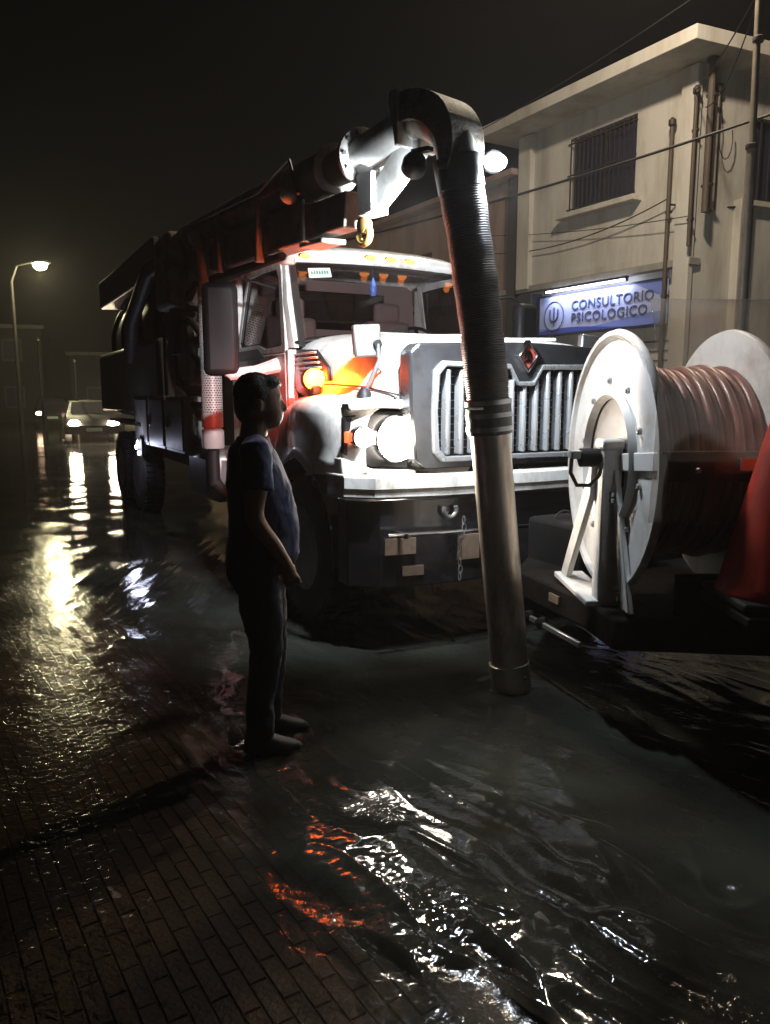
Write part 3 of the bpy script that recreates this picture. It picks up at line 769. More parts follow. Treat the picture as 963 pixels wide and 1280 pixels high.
G().box((0, 2.3, 1.12), (1.9, 1.5, 0.05)).build('cab_floor', 'dash_dark', cab)
G().box((0, 1.60, 1.55), (1.88, 0.05, 0.8)).build('firewall', 'dash_dark', cab)
G().prism([(-0.93, 1.60, 1.96), (-0.93, 1.78, 2.03), (-0.93, 2.0, 1.97), (-0.93, 2.05, 1.6), (-0.93, 1.62, 1.6)], (1.86, 0, 0)).build('dashboard', 'dash_dark', cab, bevel=0.03)
for x in (-0.5, 0.52):
    st = empty('seat', truck)
    G().box((x, 2.55, 1.52), (0.52, 0.5, 0.16)).build('seat_cushion', 'seat_fabric', st, bevel=0.05)
    G().box((x, 2.83, 1.95), (0.50, 0.14, 0.75), rx=-0.12).build('seat_back', 'seat_fabric', st, bevel=0.05)
    G().box((x, 2.87, 2.40), (0.28, 0.10, 0.2)).build('headrest', 'seat_fabric', st, bevel=0.04)
sw = empty('steering_wheel', truck)
c0 = Vector((0.50, 2.16, 2.02)); ax = Vector((1, 0, 0)); ay = Vector((0, 0.42, 0.9)).normalized()
G().tube(arc(c0, 0.22, 0, 360, 28, ax, ay), 0.016, 8, cap=False).build('wheel_rim', 'black_plastic', sw)
sp = G()
for a in (90, 210, 330):
    sp.bar(c0, c0 + 0.21 * (math.cos(R(a)) * ax + math.sin(R(a)) * ay), 0.03, 0.02)
sp.lathe([(0.06, 0), (0.05, 0.03)], c0, (0, -0.9, 0.42), 14); sp.build('wheel_spokes', 'black_plastic', sw)
# things fixed to the windscreen
k = [Vector(ws(x, t)) + Vector((0, -0.006, 0.004)) for x, t in ((-0.84, 0.80), (-0.62, 0.82), (-0.62, 0.95), (-0.84, 0.93))]
stk = G().prism(k, (0, -0.002, 0.001)); stk_o = stk.build('permit_sticker', 'sticker', truck)
pr = G()
u_, v_ = (k[1] - k[0]), (k[3] - k[0])
for i in range(7):
    a = k[0] + u_ * (0.10 + i * 0.115) + v_ * 0.32 + Vector((0, -0.006, 0.002))
    pr.prism([a, a + u_ * 0.07, a + u_ * 0.07 + v_ * (0.36 if i % 3 else 0.28), a + v_ * 0.36], (0, -0.001, 0))
pr.build('sticker_print', 'sticker_print', stk_o)
p = Vector(ws(-0.20, 0.72)) + Vector((0, 0.03, 0))
orn = G().lathe([(0.004, 0.075), (0.018, 0.035), (0.032, -0.01), (0.03, -0.045), (0.022, -0.065), (0.026, -0.075)], p, (0, 0, 1), 14)
orn_o = orn.build('hanging_charm', 'blue_plastic', truck)
G().tube([p + Vector((0, 0, 0.075)), p + Vector((0, 0.02, 0.17))], 0.002, 5).build('cord', 'cable', orn_o)
for s0, x0 in ((1, -0.72), (1, 0.05)):
    a = Vector(ws(x0, 0.01)) + Vector((0, -0.03, 0.0)); b_ = Vector(ws(x0 + 0.68, 0.10)) + Vector((0, -0.02, 0.01))
    wp = G().bar(a, b_, 0.012, 0.015).bar(a + (b_ - a) * 0.25 + Vector((0, 0, -0.012)), b_ + Vector((0, 0, -0.008)), 0.008, 0.02)
    wp.build('wiper', 'black_plastic', truck)
# roof marker lamps
for x in (-0.74, -0.17, 0.02, 0.21, 0.74):
    y = 1.94 - 0.05 * (1 - (x / 0.9) ** 2) - 0.030; z = 2.742 - 0.03 * (x / 0.8) ** 2
    mk = empty('roof_marker', truck)
    G().ball((x, y + 0.015, z - 0.004), (0.062, 0.03, 0.024), 14, 8).build('marker_base', 'black_plastic', mk)
    G().ball((x, y - 0.012, z - 0.012), (0.048, 0.034, 0.022), 14, 8).build('marker_lens', 'marker_lens', mk)
    lamp('marker_glow', 'POINT', (x, y - 0.06, z), 0.22, (1.0, 0.25, 0.04), mk, size=0.03)

# amber turn lamp on the fender
for sx in (-1,):
    tl_ = empty('turn_lamp', truck)
    c = Vector((sx * 1.02, 1.06, 1.715))
    G().box(c + Vector((0, 0.0, -0.075)), (0.07, 0.09, 0.06)).build('lamp_foot', 'black_plastic', tl_, bevel=0.01)
    G().lathe([(0.072, 0.03), (0.075, 0.0), (0.062, -0.025), (0.02, -0.035)], c, (0, 1, 0), 20).build('lamp_lens', 'amber_lens', tl_)
    G().lathe([(0.078, 0.0), (0.078, 0.05), (0.03, 0.06)], c + Vector((0, 0.03, 0)), (0, 1, 0), 20).build('lamp_housing', 'black_plastic', tl_)
    lamp('turn_glow', 'SPOT', c + Vector((-0.11, -0.02, 0.02)), 60, (1.0, 0.07, 0.05), tl_, aim=c + Vector((-0.16, 0.9, -0.26)), size=0.05, cone=76, blend=0.8)
    lamp('turn_front_glow', 'POINT', c + Vector((-0.03, -0.11, 0.0)), 34, (1.0, 0.11, 0.010), tl_, size=0.10)

# ---- mirrors
for sx in (-1, 1):
    mr_ = empty('door_mirror', truck)
    c = Vector((sx * 1.46, 1.86, 2.10))
    G().box(c, (0.27, 0.13, 0.70), rz=sx * 0.25).build('mirror_housing', 'black_plastic', mr_, bevel=0.05)
    G().box(c + Vector((0, 0.073, 0)), (0.22, 0.006, 0.6), rz=sx * 0.25).build('mirror_glass', 'chrome', mr_, bevel=0.002)
    am = G().tube([(sx * 1.45, 1.86, 1.80), (sx * 1.40, 1.84, 1.76), (sx * 1.2, 1.80, 1.79), (sx * 1.03, 1.76, 1.84)], [0.04, 0.045, 0.045, 0.06], 10)
    am.build('mirror_arm', 'white_paint', mr_)
    G().tube([(sx * 1.45, 1.86, 2.44), (sx * 1.3, 1.88, 2.50), (sx * 0.97, 1.98, 2.45)], 0.012, 8).build('upper_arm', 'black_plastic', mr_)
    # hood mirror
    hm = empty('hood_mirror', truck)
    c = Vector((sx * 0.93, 0.42, 1.945))
    G().box(c, (0.185, 0.06, 0.205), rz=sx * 0.1, ry=sx * 0.06).build('mirror_head', 'grey_metal', hm, bevel=0.015)
    G().lathe([(0.028, 0.0), (0.028, 0.03)], c + Vector((sx * -0.055, -0.06, -0.02)), (0, 1, 0), 14).build('mirror_knuckle', 'black_plastic', hm)
    b0 = Vector((sx * 0.96, 0.40, 1.60))
    G().tube([c + Vector((sx * -0.055, -0.05, -0.02)), c + Vector((sx * -0.06, -0.06, -0.12)), b0], 0.013, 8).build('mirror_stay', 'grey_metal', hm)
    G().tube([c + Vector((sx * -0.05, -0.05, -0.16)), (sx * 0.80, 0.36, 1.70), (sx * 0.78, 0.37, 1.60), b0], 0.008, 8).build('mirror_brace', 'grey_metal', hm)
    G().lathe([(0.055, -0.02), (0.045, 0.02), (0.02, 0.05)], b0, (0, 0, 1), 14).build('mirror_foot', 'black_plastic', hm)

# ---- exhaust stack with perforated shield
stack = empty('exhaust_stack', truck)
SX, SY = -1.17, 3.22
G().tube([(SX, SY, 0.75), (SX, SY, 2.62)], 0.055, 16).build('stack_pipe', 'chassis', stack)
sh = G(); nh, nz_ = 22, 58
rad = 0.10
perf = G()
z0s, z1s = 1.30, 2.60
dz = (z1s - z0s) / nz_
for j in range(nz_):
    for i in range(nh):
        a0 = 2 * math.pi * (i + 0.5 * (j % 2)) / nh; da = 2 * math.pi / nh
        zc = z0s + (j + 0.5) * dz
        if j < 6 or j > nz_ - 4:
            q = [(-0.5, -0.5), (0.5, -0.5), (0.5, 0.5), (-0.5, 0.5)]
            perf.add([(SX + rad * math.cos(a0 + x * da), SY + rad * math.sin(a0 + x * da), zc + y * dz) for x, y in q], [(0, 1, 2, 3)])
        else:
            o_ = [(-0.5, -0.5), (0.5, -0.5), (0.5, 0.5), (-0.5, 0.5)]
            i_ = [(-0.3, -0.22), (0.3, -0.22), (0.3, 0.22), (-0.3, 0.22)]
            perf.add([(SX + rad * math.cos(a0 + x * da), SY + rad * math.sin(a0 + x * da), zc + y * dz) for x, y in o_ + i_],
                     [(0, 1, 5, 4), (1, 2, 6, 5), (2, 3, 7, 6), (3, 0, 4, 7)])
pf = perf.build('heat_shield', 'stack_metal', stack, smooth=60)
G().lathe([(0.10, 0.0), (0.105, 0.01), (0.105, 0.17), (0.07, 0.2)], (SX, SY, 1.10), (0, 0, 1), 22).build('stack_clamp', 'stack_metal', stack)
G().tube([(SX, SY, 2.58), (SX, SY, 2.68), (SX, SY + 0.01, 2.82), (SX, SY + 0.08, 2.95), (SX, SY + 0.2, 3.05), (SX, SY + 0.33, 3.09)], [0.085, 0.085, 0.088, 0.088, 0.088, 0.088], 20, cap=False).build('stack_elbow', 'white_paint', stack, solid=0.006)
G().bar((SX + 0.1, SY - 0.02, 2.2), (-0.95, SY - 0.1, 2.2), 0.03, 0.05).build('stack_bracket', 'black_steel', stack)
G().tube([(SX, SY, 0.78), (SX + 0.1, SY, 0.66), (SX + 0.6, SY, 0.62)], 0.06, 14).build('exhaust_pipe', 'chassis', stack)

# ---- body behind the cab
body = empty('tank_body', truck)
TZ, TRr = 2.45, 0.98
G().lathe([(0.05, -0.28), (0.45, -0.24), (0.78, -0.13), (0.95, 0.0), (TRr, 0.06), (TRr, 4.6), (0.9, 4.75), (0.05, 4.85)], (0, 5.25, TZ), (0, 1, 0), 48).build('debris_tank', 'tank_grey', body)
for y in (5.35, 6.5, 7.7, 8.9, 9.8):
    G().lathe([(TRr - 0.01, -0.04), (TRr + 0.05, -0.04), (TRr + 0.05, 0.04), (TRr - 0.01, 0.04)], (0, y, TZ), (0, 1, 0), 48).build('tank_rib', 'tank_grey', body)
for sx in (-1, 1):
    for y in (4.55, 5.5, 6.42):
        G().box((sx * 1.02, y, 1.28), (0.42, 0.88, 0.62)).build('tool_box', 'box_grey', body, bevel=0.015)
        G().box((sx * 1.236, y, 1.28), (0.015, 0.80, 0.54)).build('box_door', 'box_grey', body, bevel=0.006)
        G().box((sx * 1.25, y + 0.3, 1.3), (0.02, 0.04, 0.12)).build('box_latch', 'chrome', body, bevel=0.004)
    G().box((sx * 1.0, 7.7, 1.22), (0.5, 2.6, 0.05)).build('mudguard', 'chassis', body, bevel=0.01)
    G().box((sx * 1.12, 7.6, 1.80), (0.22, 4.6, 0.95)).build('side_water_tank', 'tank_grey', body, bevel=0.06)
    G().box((sx * 0.98, 7.4, 3.20), (0.5, 4.2, 0.42)).build('hose_tray', 'tank_grey', body, bevel=0.03)
    for k, yy in enumerate((5.0, 6.3)):
        G().tube([(sx * 1.2, yy, 1.6), (sx * 1.2, yy, 3.35)], 0.02, 8).build('handrail', 'black_steel', body)
G().box((0, 4.0, 1.7), (1.9, 0.7, 1.4)).build('blower_housing', 'chassis', body, bevel=0.04)
G().lathe([(0.05, 0), (0.30, 0.01), (0.34, 0.06), (0.34, 0.2)], (-1.16, 4.35, 2.05), (1, 0, 0), 28).build('blower_silencer', 'box_grey', body)
G().ball((-0.95, 4.5, 2.65), (0.22, 0.34, 0.26), 18, 12).build('filter_canister', 'tank_grey', body)
for k in range(5):
    z = 1.5 + 0.32 * k
    G().tube([(-1.05, 3.6 + 0.1 * k, z), (-1.12, 4.1, z + 0.25 * math.sin(k)), (-1.1, 4.6, z + 0.3), (-0.9, 5.1, z + 0.1)], 0.035, 8).build('hydraulic_line', 'rubber_hose', body)
G().tube([(-1.02, 4.2, 3.2), (-1.3, 5.2, 3.0), (-1.33, 6.2, 2.55), (-1.25, 6.9, 2.1)], 0.09, 12).build('vacuum_hose', 'rubber_hose', body)
led = empty('side_lamp_cluster', truck)
for dy, dz_ in ((0, 0.06), (0.11, 0.0), (-0.06, -0.07)):
    G().lathe([(0.03, 0.0), (0.025, -0.015), (0.004, -0.02)], (-1.30, 6.35 + dy, 0.93 + dz_), (1, 0, 0), 12).build('lamp_lens', 'side_led', led)
G().box((-1.265, 6.37, 0.93), (0.03, 0.26, 0.24)).build('lamp_plate', 'black_steel', led)
lamp('side_glow', 'POINT', (-1.38, 6.36, 0.93), 7, (0.72, 0.76, 1.0), led, size=0.06)

# ---- boom
boom = empty('boom', truck)
FL = Vector((-0.13, 4.56, 2.92)); PV = Vector((-2.02, 8.35, 3.22))
BD = (PV - FL).normalized()                       # back along the boom
def bpt(d, up=0.0, side=0.0):
    s_ = BD.cross(Vector((0, 0, 1))).normalized()
    return L(FL + BD * d + Vector((0, 0, up)) + s_ * side)
LBD = (L(PV) - L(FL)).normalized()
G().tube([bpt(0.0), bpt(0.55)], 0.102, 24).build('inner_pipe', 'boom_worn', boom)
G().tube([bpt(0.36), bpt(0.37), bpt(4.4)], [0.128, 0.132, 0.135], 24).build('outer_pipe', 'boom_worn', boom)
G().lathe([(0.13, -0.015), (0.145, -0.01), (0.145, 0.02), (0.13, 0.025)], bpt(0.36), LBD, 24).build('pipe_lip', 'boom_white', boom)
G().bar(bpt(0.10, -0.27), bpt(1.3, -0.27), 0.13, 0.20).build('inner_beam', 'boom_worn', boom, bevel=0.01)
G().bar(bpt(0.75, -0.27), bpt(4.3, -0.27), 0.19, 0.26).build('outer_beam', 'boom_worn', boom, bevel=0.012)
G().bar(bpt(0.42, -0.41), bpt(0.80, -0.41), 0.17, 0.03).build('beam_shoe', 'boom_white', boom, bevel=0.006)
wb = G()
q = [bpt(0.62, -0.15, -0.12), bpt(0.62, -0.40, -0.12), bpt(0.62, -0.40, -0.04)]
wb.tube(q, 0.012, 8); wb.build('guide_bracket', 'boom_white', boom)
G().ball(bpt(0.82, -0.10, -0.14), (0.06, 0.05, 0.055), 12, 8).build('guide_lamp_cover', 'boom_white', boom)
for d in (1.5, 2.6, 3.7):
    G().bar(bpt(d, -0.20), bpt(d + 0.06, -0.20), 0.30, 0.52).build('boom_clamp', 'boom_worn', boom, bevel=0.01)
G().tube([bpt(1.2, -0.44, -0.06), bpt(3.6, -0.50, -0.06)], [0.03, 0.05], 10).build('lift_cylinder', 'black_steel', boom)
G().tube([bpt(0.62, -0.12, -0.15), bpt(0.75, 0.10, -0.16), bpt(1.4, 0.0, -0.17), bpt(2.4, 0.02, -0.16), bpt(3.6, 0.03, -0.15)], 0.012, 8).build('boom_cable', 'rubber_hose', boom)
G().box(bpt(4.5, -0.35), (0.55, 0.7, 0.75)).build('boom_turret', 'boom_worn', boom, bevel=0.05)
G().tube([bpt(4.5, -0.6), bpt(4.5, -1.2)], 0.2, 18).build('boom_pedestal', 'chassis', boom)
# flange
fl = G().lathe([(0.09, -0.03), (0.148, -0.03), (0.15, -0.025), (0.15, 0.005), (0.09, 0.01)], L(FL), LBD, 32)
flange = fl.build('flange', 'boom_white', boom)
s_ = LBD.cross(Vector((0, 0, 1))).normalized(); n_ = s_.cross(LBD)
for k_ in range(10):
    a = 2 * math.pi * k_ / 10
    c = L(FL) + 0.125 * (math.cos(a) * s_ + math.sin(a) * n_)
    G().lathe([(0.012, -0.05), (0.012, 0.02)], c, LBD, 6).build('flange_bolt', 'grey_metal', flange)
# elbow: from the flange forward and over to the hose
HH = Vector((0.36, 4.00, 2.70))
E_ = Vector((HH.x - FL.x, HH.y - FL.y, 0)).normalized(); ZU = Vector((0, 0, 1)); W_ = E_.cross(ZU)
EC = HH - E_ * 0.29
ep = [EC + 0.29 * (math.cos(R(a)) * E_ + math.sin(R(a)) * ZU) for a in range(0, 101, 10)]
ep = [HH - Vector((0, 0, 0.06))] + ep + [ep[-1] * 0.6 + FL * 0.4, FL]
G().tube([L(p) for p in ep], 0.10, 24).build('elbow_pipe', 'boom_white', boom, smooth=60)
def band(r0, r1, a0, a1, w, n=20, taper=False):
    g = G(); rows = []
    for i in range(n + 1):
        a = R(a0 + (a1 - a0) * i / n); d = math.cos(a) * E_ + math.sin(a) * ZU
        if taper: r1 = 0.325 + 0.09 * math.sin(math.pi / 2 * min(1, i / (n * 0.55)))
        rows.append([L(EC + d * r0 - W_ * w), L(EC + d * r1 - W_ * w), L(EC + d * r1 + W_ * w), L(EC + d * r0 + W_ * w), L(EC + d * r0 - W_ * w)])
    g.sheet(rows)
    g.add(rows[0][:4], [(0, 1, 2, 3)]); g.add(rows[-1][:4], [(3, 2, 1, 0)])
    return g
band(0.27, 0.415, -4, 104, 0.118, taper=True).build('wear_back', 'wear_back', boom, smooth=40, bevel=0.006)
band(0.16, 0.43, 92, 100, 0.135).build('wear_collar', 'boom_white', boom, smooth=40, bevel=0.006)
# bracket plate, arm and hook
br = G()
b0 = FL + E_ * 0.03
br.prism([L(b0 + W_ * x + ZU * z) for x, z in ((-0.065, -0.11), (0.065, -0.11), (0.06, -0.33), (-0.06, -0.33))], L(b0 + E_ * 0.13) - L(b0))
br.build('bracket', 'boom_white', boom, bevel=0.008)
arm = G()
pl = [(0.14, -0.33), (0.14, -0.17), (0.40, 0.05), (0.52, 0.02), (0.50, -0.10)]
arm.prism([L(FL + E_ * x + ZU * z - W_ * 0.035) for x, z in pl], L(FL + W_ * 0.07) - L(FL))
arm.build('support_arm', 'boom_white', boom, bevel=0.006)
hookc = FL + E_ * 0.02 + ZU * -0.42
hk = G().tube([L(hookc + ZU * 0.09)] + [L(hookc + ZU * 0.0 + 0.05 * (math.cos(R(t)) * E_ + math.sin(R(t)) * ZU)) for t in range(90, -200, -24)], [0.012] + [0.02] * 12 + [0.012], 10)
hk.lathe([(0.02, -0.03), (0.042, -0.025), (0.042, 0.025), (0.02, 0.03)], L(hookc + ZU * 0.05), L(W_ + TN) , 16)
hk.build('crane_hook', 'brass', boom)

# ---- work lamps at the boom tip
w1 = empty('work_lamp', boom)
c1 = FL + E_ * 0.50 + ZU * -0.12 - W_ * 0.02
c1 = Vector((0.135, 4.06, 2.745))
c1 = Vector((0.145, 4.10, 2.74))
aim1 = Vector((-0.15, 5.6, 2.05))
d1 = (L(aim1) - L(c1)).normalized()
G().lathe([(0.02, -0.06), (0.05, -0.055), (0.062, -0.03), (0.062, 0.02), (0.05, 0.022)], L(c1), d1, 22).build('lamp_body', 'black_plastic', w1)
G().lathe([(0.05, 0.0), (0.03, 0.006), (0.003, 0.008)], L(c1) + d1 * 0.022, d1, 20).build('lamp_glass', 'led_white', w1)
G().bar(L(c1 + ZU * 0.07), L(c1 + E_ * 0.12 + ZU * 0.06), 0.04, 0.02).build('lamp_mount', 'black_steel', w1)
lamp('work_beam', 'SPOT', L(c1 + Vector((0.06, 0.02, -0.14))) + d1 * 0.06, 500, (0.88, 0.94, 1.0), w1, aim=L(aim1), size=0.05, cone=140, blend=0.6)
w2 = empty('work_lamp', boom)
c2 = Vector((0.545, 4.07, 2.755))
d2 = (L(c2 + Vector((0.15, -1.0, -0.35))) - L(c2)).normalized()
G().lathe([(0.02, -0.06), (0.045, -0.055), (0.055, -0.03), (0.055, 0.0), (0.045, 0.002)], L(c2), d2, 22).build('lamp_body', 'black_plastic', w2)
G().ball(L(c2) + d2 * 0.03, (0.056, 0.056, 0.04), 16, 10).build('lamp_glass', 'led_white', w2)
G().bar(L(c2), L(HH + ZU * 0.05), 0.03, 0.03).build('lamp_mount', 'grey_metal', w2)
lamp('work_beam', 'SPOT', L(c2 + Vector((0.03, -0.07, -0.10))), 120, (0.84, 0.92, 1.0), w2, aim=L(c2 + Vector((0.35, -0.6, -1.0))), size=0.05, cone=170, blend=0.3)

# ---- suction hose and steel pipe
PB = Vector((0.70, 4.05, -0.02))
hose = empty('suction_hose', truck)
def hp(z):
    t = (HH.z - z) / (HH.z - PB.z)
    p = HH.lerp(PB, t)
    return Vector((p.x + 0.035 * math.sin(math.pi * min(1, t * 1.6)) * (1 if t < 0.62 else 0), p.y, z))
pts, rs = [], []
z = 2.68; zend = 1.56; nrib = 95
for i in range(nrib * 4 + 1):
    zz = z + (zend - z) * i / (nrib * 4)
    pts.append(L(hp(zz))); rs.append(0.110 + 0.0036 * math.sin(2 * math.pi * i / 4.0 + 0.7) + 0.0022 * math.sin(i * 0.045) + 0.0015 * math.sin(i * 0.113 + 1))
G().tube(pts, rs, 28).build('ribbed_hose', 'rubber_hose', hose, smooth=80)
def collar(z0, z1, r0, r1, name, m, n=28):
    a, b = L(hp(z0)), L(hp(z1))
    return G().tube([a, a.lerp(b, 0.02), a.lerp(b, 0.5), a.lerp(b, 0.98), b], [r0 * 0.93, r0, r0, r1, r1 * 0.93], n).build(name, m, hose, smooth=50)
collar(2.75, 2.60, 0.118, 0.118, 'top_cuff', 'rubber_hose')
collar(1.58, 1.40, 0.119, 0.116, 'hose_cuff', 'rubber_hose')
for zz in (1.565, 1.50, 1.43):
    collar(zz + 0.012, zz - 0.012, 0.122, 0.122, 'hose_clamp', 'grey_metal')
G().tube([L(hp(1.535)) + Vector((-0.09, -0.08, 0)), L(hp(1.535)) + Vector((-0.20, -0.085, 0.0))], 0.006, 6).build('clamp_screw', 'grey_metal', hose)
steel = collar(1.42, -0.05, 0.103, 0.103, 'steel_pipe', 'pipe_metal')
collar(0.16, 0.02, 0.110, 0.110, 'pipe_mouth', 'pipe_metal')
G().lathe([(0.008, 0), (0.008, 0.01)], L(hp(0.10)) + Vector((0.02, -0.108, 0)), (0, -1, 0), 8).build('pipe_bolt', 'chassis', hose)

# ---- front hose reel, swung out towards the viewer
reel = empty('hose_reel', truck)
RB = R(3.5); RO = Vector((1.12, 3.82, 1.275))
RX = Vector((math.cos(RB), math.sin(RB), 0)); RY = Vector((-math.sin(RB), math.cos(RB), 0))
def RT(p): return L(RO + RX * p[0] + RY * p[1] + Vector((0, 0, p[2])))
RXl = (RT((1, 0, 0)) - RT((0, 0, 0))).normalized()
def rg(): return G(RT)
def rdisc(x, flip, name):
    s1 = -1 if flip else 1
    prof = [(0.31, 0.0), (0.33, -0.035 * s1), (0.345, 0.0), (0.60, 0.0), (0.615, -0.02 * s1), (0.635, -0.022 * s1), (0.642, 0.0), (0.635, 0.018 * s1), (0.60, 0.012 * s1), (0.31, 0.012 * s1)]
    return rg().lathe(prof, (x, 0, 0), (1, 0, 0), 64, cap=False).build(name, 'reel_white', reel, smooth=40)
d_near = rdisc(0, False, 'reel_disc')
d_far = rdisc(0.56, True, 'reel_disc')
rg().lathe([(0.33, 0.02), (0.30, 0.05), (0.10, 0.06), (0.07, -0.02), (0.06, -0.10), (0.01, -0.11)], (0, 0, 0), (1, 0, 0), 40).build('hub_plate', 'hub_grey', reel)
rg().lathe([(0.335, 0.01), (0.335, 0.55)], (0, 0, 0), (1, 0, 0), 48, cap=True).build('drum', 'hub_grey', reel)
hb = G(RT)
turns = 12; nseg = 40
for layer, rr in ((0, 0.40), (1, 0.442)):
    pts = []
    for i in range(turns * nseg + 1):
        t = i / (turns * nseg); a = 2 * math.pi * turns * t
        x = 0.035 + (0.49 * t if layer == 0 else 0.49 * (1 - t)) + 0.006 * math.sin(i * 0.13) + 0.005 * math.sin(i * 0.031 + layer)
        rr_ = rr + 0.009 * math.sin(a * 0.37 + layer * 2) + 0.006 * math.sin(a * 0.113)
        pts.append((x, rr_ * math.cos(a), rr_ * math.sin(a)))
    hb.tube(pts, 0.0215, 8)
hb.build('jetting_hose', 'hose_orange', reel, smooth=60)
for k_ in range(10):
    a = 2 * math.pi * k_ / 10 + 0.2
    rg().lathe([(0.016, 0.02), (0.016, -0.012), (0.010, -0.018)], (0, 0.40 * math.cos(a), 0.40 * math.sin(a)), (1, 0, 0), 8).build('disc_bolt', 'grey_metal', reel)
for k_ in range(6):
    a = 2 * math.pi * k_ / 6 + 0.5
    rg().lathe([(0.014, 0.06), (0.014, 0.03), (0.008, 0.022)], (0, 0.17 * math.cos(a), 0.17 * math.sin(a)), (1, 0, 0), 8).build('hub_bolt', 'grey_metal', reel)
# stand
st = empty('reel_stand', truck)
rg().box((-0.045, -0.11, -0.29), (0.095, 0.10, 0.80)).build('post', 'reel_white', st, bevel=0.008)
rg().prism([(-0.15, -0.16, -0.665), (-0.15, 0.40, -0.645), (-0.15, 0.40, -0.675), (-0.15, -0.16, -0.695)], (0.16, 0, 0)).build('base_channel', 'reel_white', st, bevel=0.006)
rg().prism([(-0.12, -0.07, 0.02), (-0.12, 0.38, -0.65), (-0.12, 0.27, -0.65), (-0.12, -0.07, -0.16)], (0.03, 0, 0)).build('back_brace', 'reel_white', st, bevel=0.006)
rg().prism([(-0.01, -0.16, -0.02), (0.0, -0.40, -0.67), (0.0, -0.30, -0.67), (-0.01, -0.14, -0.16)], (-0.03, 0, 0)).build('front_brace', 'reel_white', st, bevel=0.006)
rg().box((-0.045, -0.11, 0.095), (0.11, 0.13, 0.05)).build('bearing', 'reel_white', st, bevel=0.015)
rg().box((0.035, -0.12, -0.03), (0.06, 0.10, 0.17)).build('motor', 'black_steel', st, bevel=0.015)
rg().lathe([(0.02, -0.10), (0.045, -0.09), (0.045, 0.0), (0.03, 0.01)], (-0.10, -0.11, 0.03), (1, 0, 0), 18).build('swivel', 'black_steel', st)
rg().box((-0.19, -0.11, 0.045), (0.10, 0.06, 0.04)).build('swivel_joint', 'grey_metal', st, bevel=0.006)
rg().tube([(-0.23, -0.11, 0.03), (-0.24, -0.13, -0.04), (-0.21, -0.14, -0.10), (-0.15, -0.15, -0.10), (-0.11, -0.16, -0.05), (-0.10, -0.16, 0.01)], 0.010, 8).build('supply_hose', 'rubber_hose', st)
for zz in (-0.14, -0.17):
    rg().lathe([(0.012, 0), (0.012, 0.03)], (-0.045, -0.155, zz), (0, -1, 0), 6).build('post_bolt', 'grey_metal', st)
rg().bar((0.0, -0.15, 0.01), (0.0, -0.62, 0.05), 0.03, 0.085).build('guard_bracket', 'reel_white', st, bevel=0.006)
rg().bar((-0.01, -0.62, 0.03), (1.1, -0.60, 0.03), 0.03, 0.13).build('guard_bar', 'black_steel', st, bevel=0.006)
# clear splash guard on the bar
gd = empty('splash_guard', truck)
gp = []
for x in (-0.06, 0.25, 0.55, 0.85, 1.15):
    gp.append([(x, -0.645 - 0.03 * math.sin(i / 8 * math.pi) + (0.10 * max(0, (i - 5) / 3) ** 2), -0.20 + 0.92 * i / 8) for i in range(9)])
rg().sheet(gp).build('guard_sheet', 'acrylic', gd, smooth=80, solid=0.006)
rg().box((0.42, -0.672, -0.15), (0.10, 0.012, 0.04)).build('hand_slot', 'black_steel', gd, bevel=0.01)
rg().box((0.36, -0.682, 0.045), (0.12, 0.003, 0.05)).build('guard_label', 'sticker', gd)
for x in (0.12, 0.40, 0.8):
    rg().lathe([(0.014, 0), (0.010, 0.012)], (x, -0.685, 0.02), (0, -1, 0), 8).build('guard_bolt', 'grey_metal', gd)
# black deck carrying the reel, back to the bumper
deck = G()
wpts = [(0.78, 4.50), (1.01, 3.80), (1.06, 3.45), (2.35, 3.30), (2.5, 5.05), (1.75, 5.3), (0.95, 4.95)]
deck.prism([L(Vector((x, y, 0.42))) for x, y in wpts], (0, 0, 0.16))
deck_o = deck.build('reel_deck', 'black_matte', truck, bevel=0.02)
a, b_ = Vector((0.78, 4.50, 0)), Vector((1.01, 3.80, 0))
for k_, (t, zz, w, h) in enumerate(((0.62, 0.51, 0.10, 0.045),)):
    c = a.lerp(b_, t); nn = Vector((b_.y - a.y, -(b_.x - a.x), 0)).normalized()
    G().bar(L(c + nn * 0.004 - (b_ - a).normalized() * w / 2 + ZU * zz), L(c + nn * 0.004 + (b_ - a).normalized() * w / 2 + ZU * zz), 0.012, h).build('deck_label', 'paper_label', deck_o)
for t in (0.25, 0.45):
    c = a.lerp(b_, t)
    G().lathe([(0.03, -0.02), (0.03, 0.03), (0.012, 0.035)], L(c + ZU * 0.34), (-0.9, -0.3, 0), 12).build('deck_roller', 'black_steel', deck_o)
G().bar(L(a + ZU * 0.335 + Vector((-0.01, 0, 0))), L(b_ + ZU * 0.335 + Vector((-0.01, 0, 0))), 0.02, 0.03).build('deck_rail', 'grey_metal', deck_o, bevel=0.004)
G().tube([L(Vector((0.80, 4.66, 0.56))), L(Vector((0.73, 4.72, 0.70))), L(Vector((0.72, 4.85, 0.86)))], 0.014, 8).build('deck_chain_guide', 'black_steel', deck_o)
G().tube([L(p) for p in arc(Vector((1.12, 4.75, 0.80)), 0.09, 60, 330, 14, (0.8, 0.2, 0), (0, 0, 1))], 0.007, 8).build('hose_loop', 'rubber_hose', deck_o)
G().box(L(Vector((1.55, 4.9, 0.62))), (1.2, 0.5, 0.45)).build('swing_mount', 'black_steel', deck_o, bevel=0.03)
G().box(L(Vector((1.60, 3.50, 0.68))), (0.5, 0.03, 0.20), rz=-TA).build('hose_guide_plate', 'black_steel', deck_o, bevel=0.01)

